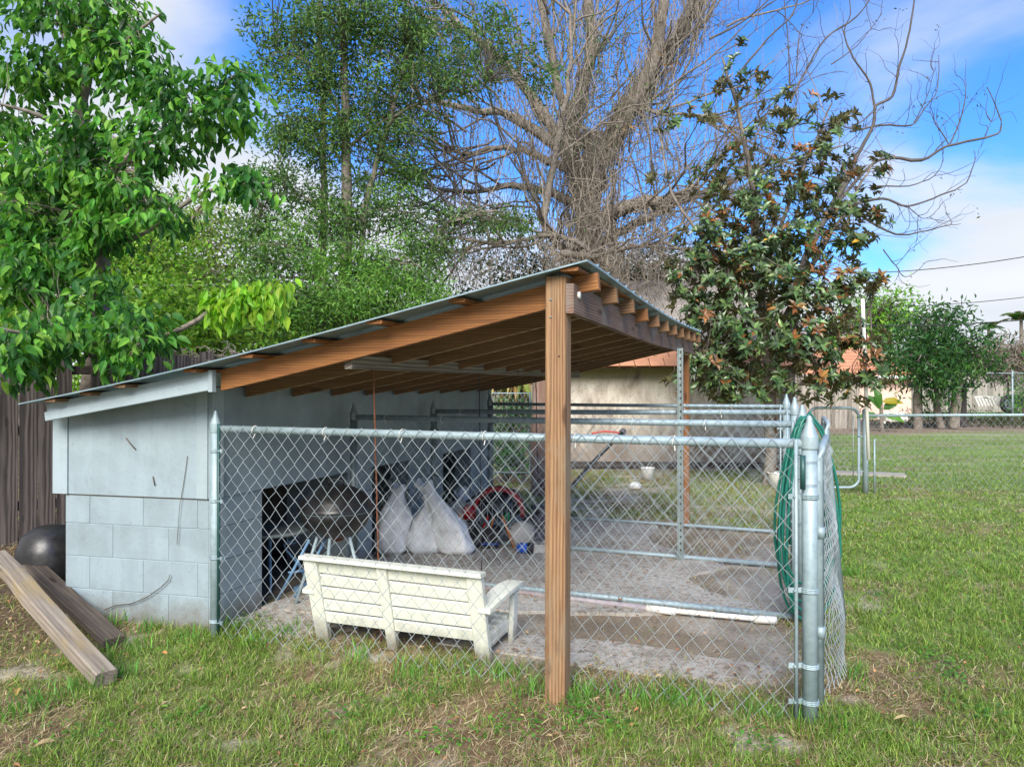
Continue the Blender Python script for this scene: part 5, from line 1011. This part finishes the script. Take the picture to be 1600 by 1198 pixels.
    hidden = rng.random(m) < .12; cols = palette([(.065, .11, .045), (.085, .15, .055), (.14, .22, .07), (.07, .12, .05)], m, .3); rc = palette([(.22, .09, .03), (.17, .075, .03), (.30, .14, .045)], m, .25); cols = np.where((rust & (rng.random(m) < .7) | (rng.random(m) < .02))[:, None], rc, cols); yl = rng.random(m) < .006; cols[yl] = (.6, .36, .04)
    lb = MB(); leaves(lb, pos, d, nn, le, le*.43, cols, T_LG); lb.build('foliage', M['leafgloss'], t, False, True)
    sel = rng.permutation(m)[:280]; leaf_parts(t, pos[sel]+[0, -.05, 0], d[sel], nn[sel], le[sel], .36, [(.03, .09, .03), (.05, .14, .035), (.30, .12, .035)], M['leafgloss'], 280)
magnolia()

# ------------------------------------------------------------------ T5: bare branches reaching over the sky at the right
def bare_tree():
    Z = 12.5; t = thing('bare_tree', (P(1230, 700, Z)[0], Z, 0), 'leafless tree whose thin curved branches reach right over the blue sky', 'tree'); b = MB(); sk = []; tips = []
    def A(pts, r0, r1, s=6): q = limb(b, [P(p[0], p[1], Z+(p[2] if len(p) > 2 else 0)) for p in pts], r0, r1, s, .004); sk.append(q); return q
    A([(1240, 760), (1235, 560), (1250, 430), (1290, 340), (1340, 260)], .10, .035, 8)
    A([(1290, 340), (1370, 252), (1440, 250), (1480, 228), (1540, 215), (1563, 205), (1563, 180), (1543, 135)], .035, .007)
    A([(1486, 224), (1500, 190), (1510, 150), (1508, 128)], .014, .004); A([(1484, 226), (1465, 195), (1452, 172)], .012, .004); A([(1540, 214), (1550, 190)], .008, .003)
    A([(1300, 320), (1345, 235), (1365, 195), (1370, 165), (1395, 150), (1405, 110), (1420, 60), (1430, 0), (1435, -40)], .034, .010)
    A([(1368, 170), (1360, 130), (1335, 90), (1320, 50), (1330, 20), (1325, -30)], .02, .006); A([(1330, 205), (1380, 195), (1425, 195), (1445, 170), (1465, 140), (1468, 85)], .02, .005); A([(1430, 190), (1450, 150), (1460, 110)], .010, .004)
    A([(1235, 160), (1260, 110), (1290, 60), (1340, 25), (1365, -10)], .022, .010); A([(1235, 130), (1232, 60), (1225, -20)], .014, .006); A([(1245, 120), (1250, 50), (1270, 20), (1285, -10)], .010, .004)
    A([(1330, 320), (1380, 310), (1420, 322), (1470, 305), (1510, 285), (1524, 250), (1523, 235)], .024, .005); A([(1420, 322), (1440, 340), (1453, 338)], .01, .003); A([(1350, 340), (1400, 366), (1440, 362), (1480, 352), (1502, 350)], .022, .004)
    A([(1360, 290), (1420, 290), (1460, 275), (1475, 250)], .015, .004); A([(1380, 390), (1400, 415), (1415, 433), (1440, 418), (1443, 410)], .011, .003); A([(1370, 170), (1330, 200), (1300, 190), (1290, 240)], .014, .006); A([(1300, 100), (1340, 70), (1380, 20)], .012, .005)
    A([(1110, 60), (1150, 40), (1190, 10), (1220, -20)], .02, .01); A([(1150, 120), (1200, 60), (1240, 20), (1250, -20)], .02, .01)
    for q in list(sk[1:]):
        for _ in range(5):
            i = int(rng.integers(2, len(q))); grow(b, q[i], nrm(rand_unit(1)[0]*.9+nrm(q[i]-q[i-1])+[0, 0, .4]), rng.uniform(.25, .75), .006, 1, sk, tips, .5, .25, (1, 2), 4, .6, .5)
    b.build('trunk', M['twig'], t, True); lb = MB(); TC = np.array([a for a, _ in tips[::5]]); TD = np.array([d for _, d in tips[::5]]); cluster_leaves(lb, TC, TD, 4, .05, .06, .45, [(.06, .10, .04), (.2, .14, .06)], .4); lb.build('foliage', M['leaf'], t, False, True)
bare_tree()

# ------------------------------------------------------------------ right background vegetation
Z = 25.5
t6, _, _ = backdrop('fruit_tree', 'rounded dark green tree with several low trunks beyond the yard fence', 'tree', ((1436-800)/F*Z, Z, 0), [(1460, 505, Z, 50, 28, 1.4), (1430, 545, Z, 50, 36, 1.4), (1500, 550, Z, 45, 36, 1.4), (1400, 562, Z-.5, 24, 20, 1), (1460, 580, Z-.5, 60, 26, 1.2), (1520, 570, Z, 25, 30, 1, .8), (1415, 606, Z-.8, 12, 8, .5, .6), (1480, 612, Z-.5, 25, 14, .6)], 330, 16, .30, .26, .28, [(.045, .13, .04), (.065, .18, .055), (.035, .09, .035), (.10, .22, .05)],
         [([P(1434, 670, Z), P(1433, 620, Z), P(1440, 585, Z), P(1455, 540, Z), P(1480, 500, Z)], .16, .05), ([P(1490, 668, Z), P(1495, 620, Z), P(1500, 580, Z), P(1490, 540, Z)], .2, .05), ([P(1470, 668, Z), P(1462, 620, Z), P(1470, 560, Z)], .14, .05)], 'barkgrey', droop=.2, tr=.015, twn=150)
backdrop('light_green_tree', 'feathery bright green tree behind the white pole', 'tree', ((1365-800)/F*45, 45, 0), [(1370, 490, 45, 50, 32, 3), (1330, 520, 45, 50, 35, 3), (1400, 510, 45, 28, 30, 2), (1350, 560, 44, 60, 25, 2)], 330, 16, .6, .32, .4, [(.20, .42, .04), (.26, .48, .06), (.14, .30, .03)], tr=.02, r=.25)
backdrop('far_hedge', 'distant green treeline along the far fence', 'trees', (30, 55, 0), [(1450, 590, 55, 120, 14, 3), (1600, 580, 55, 60, 30, 3), (1250, 590, 50, 100, 30, 3)], 260, 16, .8, .45, .5, G_BR[:1]+G_DK, tr=.02)
t_, r_, s_ = backdrop('bramble_mound', 'brown tangle of dry vines over a bush at the far right', 'bush', ((1575-800)/F*30, 30, 0), [(1570, 560, 30, 42, 24, 1.5), (1590, 580, 30, 30, 20, 1)], 60, 10, .35, .14, .5, [(.16, .12, .05), (.10, .14, .04)])
C, D = blob_points([(1570, 558, 29.5, 44, 26, 1.4), (1600, 565, 29.5, 40, 26, 1.4)], 420, .3); v = MB(); k = 8; w_ = np.cumsum(nrm(rng.normal(size=(len(C), k, 3))+D[:, None]*.2+[0, 0, -.2])*.22, 1); v.tubes(C[:, None]+w_, .016, 3, False); v.build('dry_vine', M['vine'], t_, False, True)
backdrop('green_bush', 'leafy green bush at the right edge beside the cart', 'bush', ((1600-800)/F*28, 28, 0), [(1602, 620, 28, 26, 34, .8), (1640, 615, 28, 40, 36, .8)], 120, 14, .18, .16, .4, [(.07, .22, .04), (.12, .30, .05)])
backdrop('dark_undergrowth', 'dark low undergrowth below the fruit tree', 'undergrowth', ((1470-800)/F*27, 27, 0), [(1400, 660, 26, 60, 8, .6), (1500, 655, 27, 90, 12, .6), (1590, 655, 26, 60, 12, .6), (1310, 650, 27, 40, 12, .6), (1440, 652, 28, 100, 10, 1), (1560, 656, 28, 80, 9, 1)], 420, 14, .15, .10, .4, [(.07, .09, .04), (.12, .09, .055), (.06, .12, .04)], tr=.01, twn=0, r=.03)
def palm(px, py, Z, R_, label, dead=False):
    c = P(px, py, Z); t = thing('palm_tree', (c[0], c[1], 0), label, 'palm', 'distant palms at the right'); b = MB(); limb(b, [c*[1, 1, 0], c], .15, .11); b.build('trunk', M['barkgrey'], t, True)
    for k in range(13):
        a = k*2.4; el = rng.uniform(.0, 1.6); d = nrm(np.array([math.cos(a), math.sin(a), el])); q = np.array([c+d*R_*s-[0, 0, .55*R_*s*s] for s in np.linspace(0, 1, 7)]); lb = MB(); lb.tubes(q, .02, 3, False, np.array([[.1, .16, .04]]))
        ii = rng.integers(1, 7, 46); fr_ = rng.random(46)[:, None]; base = q[ii-1]*(1-fr_)+q[ii]*fr_; sdv = nrm(np.cross(d, [0, 0, 1])); D_ = sdv*np.where(rng.random(46) < .5, 1, -1)[:, None]+d*.5+[0, 0, -.25]
        leaves(lb, base, D_, rand_unit(46)*.3+[0, 0, 1], R_*.33, .05*R_, palette([(.30, .27, .16)] if dead and k % 3 else [(.09, .24, .06), (.13, .28, .06)], 46)); lb.build('frond', M['leaf'], t)
palm(1545, 512, 60, 1.2, 'small green palm against the cloud'); palm(1596, 500, 50, 1.6, 'shaggy grey-green palm at the right edge', True)
# banana plant and white rubble by the pink wall
bn = thing('banana_plant', ((1378-800)/F*24, 24, 0), 'young banana plant with one big yellow leaf in front of the pink wall', 'plant'); c0 = P(1378, 655, 24)
b = MB(); limb(b, [c0*[1, 1, 0], P(1376, 620, 24)], .07, .04); b.build('stem', M['barkgrey'], bn, True)
T_BAN = (np.array([[0, 0, 0], [.2, .35, .05], [.6, .42, .0], [1, 0, -.3], [.6, -.42, .0], [.2, -.35, .05], [.55, 0, -.02]]), T_LG[1])
for px, py, dx, dz, L_, col in ((1378, 628, 1, .12, .72, (.42, .34, .03)), (1376, 640, -.7, .9, .7, (.06, .17, .03)), (1380, 640, .5, .4, .6, (.05, .15, .03)), (1374, 636, -.2, 1.2, .7, (.07, .19, .03)), (1382, 650, .8, -.1, .7, (.14, .33, .05)), (1372, 650, -1, .1, .7, (.08, .22, .04))):
    lb = MB(); leaves(lb, P(px, py, 23.9)[None], np.array([[dx, -.15, dz]]), np.array([[0, -.8, .6]]), L_, .33, np.array([col]), T_BAN); lb.build('leaf', M['leaf'], bn)
rub = MB()
for _ in range(70): c = P(rng.uniform(1378, 1412), rng.uniform(648, 654), 25.5); rub.box(c, *rng.uniform(.08, .25, 3), rand_unit(1)[0], rand_unit(1)[0])
tag(rub.build('rubble', M['pvc'], None), 'small heap of white rubble in front of the pink wall', 'rubble', None, 'stuff')

# ------------------------------------------------------------------ weeds under the shed's left corner, grass, litter
T_GR = (np.array([[0, -.5, 0], [0, .5, 0], [.5, -.38, .16], [.5, .38, .16], [1, 0, .08]]), np.array([[0, 1, 3], [0, 3, 2], [2, 3, 4]]))
def grass():
    n = 560000; u = rng.random(n); z0, z1 = 2.3, 22.0; y = (z0**-.75*(1-u)+z1**-.75*u)**(-1/.75); x = rng.uniform(-1, 1, n)*(y*.80+.9)
    lush, bare, ins, lw, far, beh = zone(x, y); uu, ww = loc_uw(x, y)
    shedm = (uu < -.05) & (uu > -1.3) & (ww > -.02+.12*(uu+1.2)) & (ww < 4.7)
    tuft = fbm(x*9, y*9, 121); p = (lush*.95+.22)*(1-.85*bare)*(1-.965*ins)*(1-.6*lw)*(1-far)*(.35+1.3*ss(tuft, .35, .6)); p[shedm] = 0
    keep = rng.random(n) < p; x, y, lush, tuft, bare, ins, lw = (a[keep] for a in (x, y, lush, tuft, bare, ins, lw)); n = len(x)
    az = rng.uniform(0, 6.283, n); el = np.clip(rng.normal(.62, .38, n), .05, 1.35); D = np.stack([np.cos(az)*np.cos(el), np.sin(az)*np.cos(el), np.sin(el)], -1)
    edge = np.exp(-(((loc_uw(x, y)[1]+.02)/.12)**2))*(loc_uw(x, y)[0] > -1.3)*(loc_uw(x, y)[0] < 3.4)
    L = rng.uniform(.022, .056, n)*(1+.5*ss(tuft, .5, .7))*(1+.7*edge*rng.random(n)); wd = rng.uniform(.0028, .0050, n)*np.clip(y/4.0, 1, 3.2); L *= np.clip(1.15-y*.012, .8, 1.1)
    dry = rng.random(n) < np.clip(.72-.54*lush+.25*bare-.22*ss(x, 1.7, 2.6), .06, .88); c = palette([(.16, .27, .04), (.22, .34, .05), (.12, .21, .035), (.28, .37, .08)], n, .22); cd = palette([(.40, .31, .17), (.30, .22, .12), (.50, .42, .26)], n, .22); col = np.where(dry[:, None], cd, c)
    L = np.where(dry, L*.8, L); D[dry, 2] *= .45; zb = np.full(n, -.002); b = MB(); leaves(b, np.stack([x, y, zb], -1), D, np.array([[0, 0, 1.]])+rand_unit(n)*.45, L, wd, col, T_GR)
    o = b.build('grass', M['grassm'], None, False); tag(o, 'patchy green and straw coloured lawn grass', 'grass', None, 'stuff')
    print('grass blades', n)
grass()
def weeds():
    b = MB(); sp_ = [(1470, 1040), (1490, 1060), (1450, 1025), (790, 1130), (820, 1135), (560, 1120), (385, 972), (300, 1120), (700, 1160), (1370, 930), (1420, 880), (1180, 1165), (950, 1140), (120, 1150), (1530, 1120), (1350, 800), (1500, 900), (660, 1085), (890, 1120), (925, 1118)]
    n = len(sp_)*70; idx = np.repeat(np.arange(len(sp_)), 70); G = np.array([g2(*q) for q in sp_])*[1, 1, 0]
    C = G[idx]+rng.normal(0, .075, (n, 3))*[1, 1, 0]+[0, 0, .012]+rng.uniform(0, .03, (n, 1))*[0, 0, 1]; az = rng.uniform(0, 6.28, n); D = np.stack([np.cos(az), np.sin(az), rng.uniform(-.1, .4, n)], -1); L = rng.uniform(.012, .028, n)
    leaves(b, C, D, np.array([[0, 0, 1.]])+rand_unit(n)*.3, L, L*.75, palette([(.09, .24, .03), (.14, .33, .04), (.10, .28, .05)], n), T_LG); tag(b.build('weeds', M['leaf'], None), 'low round-leaved weeds growing in patches in the lawn', 'weeds', None, 'stuff')
weeds()
def thatch():
    n = 90000; y = 2.3+(rng.random(n)**1.6)*9; x = rng.uniform(-1, 1, n)*(y*.8+.9); lush, bare, ins, lw, far, beh = zone(x, y); uu, ww = loc_uw(x, y)
    shedm = (uu < -.05) & (uu > -1.3) & (ww > -.02+.12*(uu+1.2)) & (ww < 4.7); p = (1-lush*.85)*(1-.9*ins)*(1-.5*bare); p[shedm] = 0; k = rng.random(n) < p; x, y = x[k], y[k]; n = len(x)
    az = rng.normal(.6, 1.0, n); D = np.stack([np.cos(az), np.sin(az), rng.normal(.06, .10, n)], -1); L = rng.uniform(.03, .09, n)
    b = MB(); leaves(b, np.stack([x, y, rng.uniform(.002, .016, n)], -1), D, np.array([[0, 0, 1.]])+rand_unit(n)*.5, L, rng.uniform(.0018, .004, n)*np.clip(y/4, 1, 2), palette([(.46, .37, .22), (.34, .26, .15), (.24, .17, .10), (.55, .47, .30)], n, .2), T_GR)
    tag(b.build('dead_grass', M['grassm'], None), 'flat dead straw-coloured grass lying in the thin parts of the lawn', 'grass', None, 'stuff')
thatch()
def tufts():
    b = MB(); sp_ = [(850, 1080), (890, 1098), (910, 1090), (960, 1090), (1000, 1100), (1040, 1100), (735, 1050), (560, 1030), (640, 1060), (1240, 1130), (1290, 1140), (1090, 1108), (450, 990), (400, 1010), (360, 985), (180, 980), (230, 985), (300, 1000), (130, 1080), (185, 1060), (200, 1020), (60, 1100), (20, 1120), (1330, 900), (1340, 1060), (780, 1060), (820, 1085), (1180, 1120)]
    n = len(sp_)*42; idx = np.repeat(np.arange(len(sp_)), 42); G = np.array([g2(*s) for s in sp_])*[1, 1, 0]
    az = rng.uniform(0, 6.28, n); el = rng.uniform(.5, 1.3, n); D = np.stack([np.cos(az)*np.cos(el), np.sin(az)*np.cos(el), np.sin(el)], -1); L = rng.uniform(.06, .14, n)
    leaves(b, G[idx]+rng.normal(0, .05, (n, 3))*[1, 1, 0], D, np.array([[0, 0, 1.]])+rand_unit(n)*.3, L, rng.uniform(.004, .007, n), palette([(.08, .24, .03), (.12, .30, .04), (.16, .34, .06)], n), T_GR)
    tag(b.build('tall_grass', M['grassm'], None), 'taller fresh green grass tufts along the fence foot', 'grass', None, 'stuff')
tufts()
def litter():
    n = 26000; x = rng.uniform(-4.5, 6, n); y = 2.3+(rng.random(n)**1.5)*8; uu, ww = loc_uw(x, y); near_rail = np.exp(-((ww-1.42)/.09)**2)+np.exp(-((ww-2.82)/.09)**2)+np.exp(-((ww-.45)/.25)**2)*.35
    ins = (uu > .0) & (uu < 3.2) & (ww > .1) & (ww < 4.5); lw = (x < -2.3) & (y > 3.6); sh = (uu < -.08) & (uu > -1.25) & (ww > 0) & (ww < 4.6)
    p = np.where(ins, .20+near_rail*.95, .13)+lw*.8; k = (rng.random(n) < p) & ~sh; x, y = x[k], y[k]; n = len(x)
    b = MB(); az = rng.uniform(0, 6.28, n); D = np.stack([np.cos(az), np.sin(az), rng.normal(.1, .25, n)], -1); L = rng.uniform(.010, .036, n); c = palette([(.26, .13, .06), (.36, .20, .09), (.18, .09, .05), (.42, .30, .16)], n, .25)
    leaves(b, np.stack([x, y, np.full(n, .024)], -1), D, np.array([[0, 0, 1.]])+rand_unit(n)*.3, L, L*.5, c, T_LG); tag(b.build('leaf_litter', M['litter'], None), 'dry brown fallen leaves scattered over lawn and floor', 'leaves', None, 'stuff')
    for i, (px, py, s, col, lab) in enumerate(((786, 993, .07, (.40, .22, .11), 'curled tan dead leaf beside the bench leg'), (968, 945, .08, (.38, .20, .09), 'tan dead leaf caught on the rail of the second divider'), (262, 1031, .06, (.50, .24, .08), 'orange dead leaf in the grass left of the timber post'), (88, 1168, .075, (.34, .25, .13), 'pale dead leaf in the lower left grass'), (30, 1085, .08, (.40, .28, .08), 'yellowish dead leaf near the end of the pale timber'), (1395, 1135, .09, (.40, .32, .16), 'long straw coloured leaf below the corner post'))):
        b = MB(); leaves(b, (g2(px, py)+[0, 0, .02])[None], np.array([[math.cos(i*1.3), math.sin(i*1.3), .2]]), np.array([[.1, -.3, 1.]]), s, s*(.2 if i == 5 else .42), np.array([col]), T_LG); tag(b.build('fallen_leaf', M['litter'], None), lab, 'leaf', 'single fallen leaves')
litter()
# twig heap on the fence behind the shed
v = MB(); C = np.array([P(rng.uniform(255, 380), rng.uniform(552, 572), 7.9) for _ in range(110)]); k = 7; w_ = np.cumsum(nrm(rng.normal(size=(len(C), k, 3))*[1, .6, .6]+[0, 0, -.12])*.055, 1); v.tubes(C[:, None]+w_, .006, 3, False)
tag(v.build('dead_twigs', M['vine'], None), 'tangle of dead twigs caught on top of the dark fence', 'twigs', None, 'stuff')
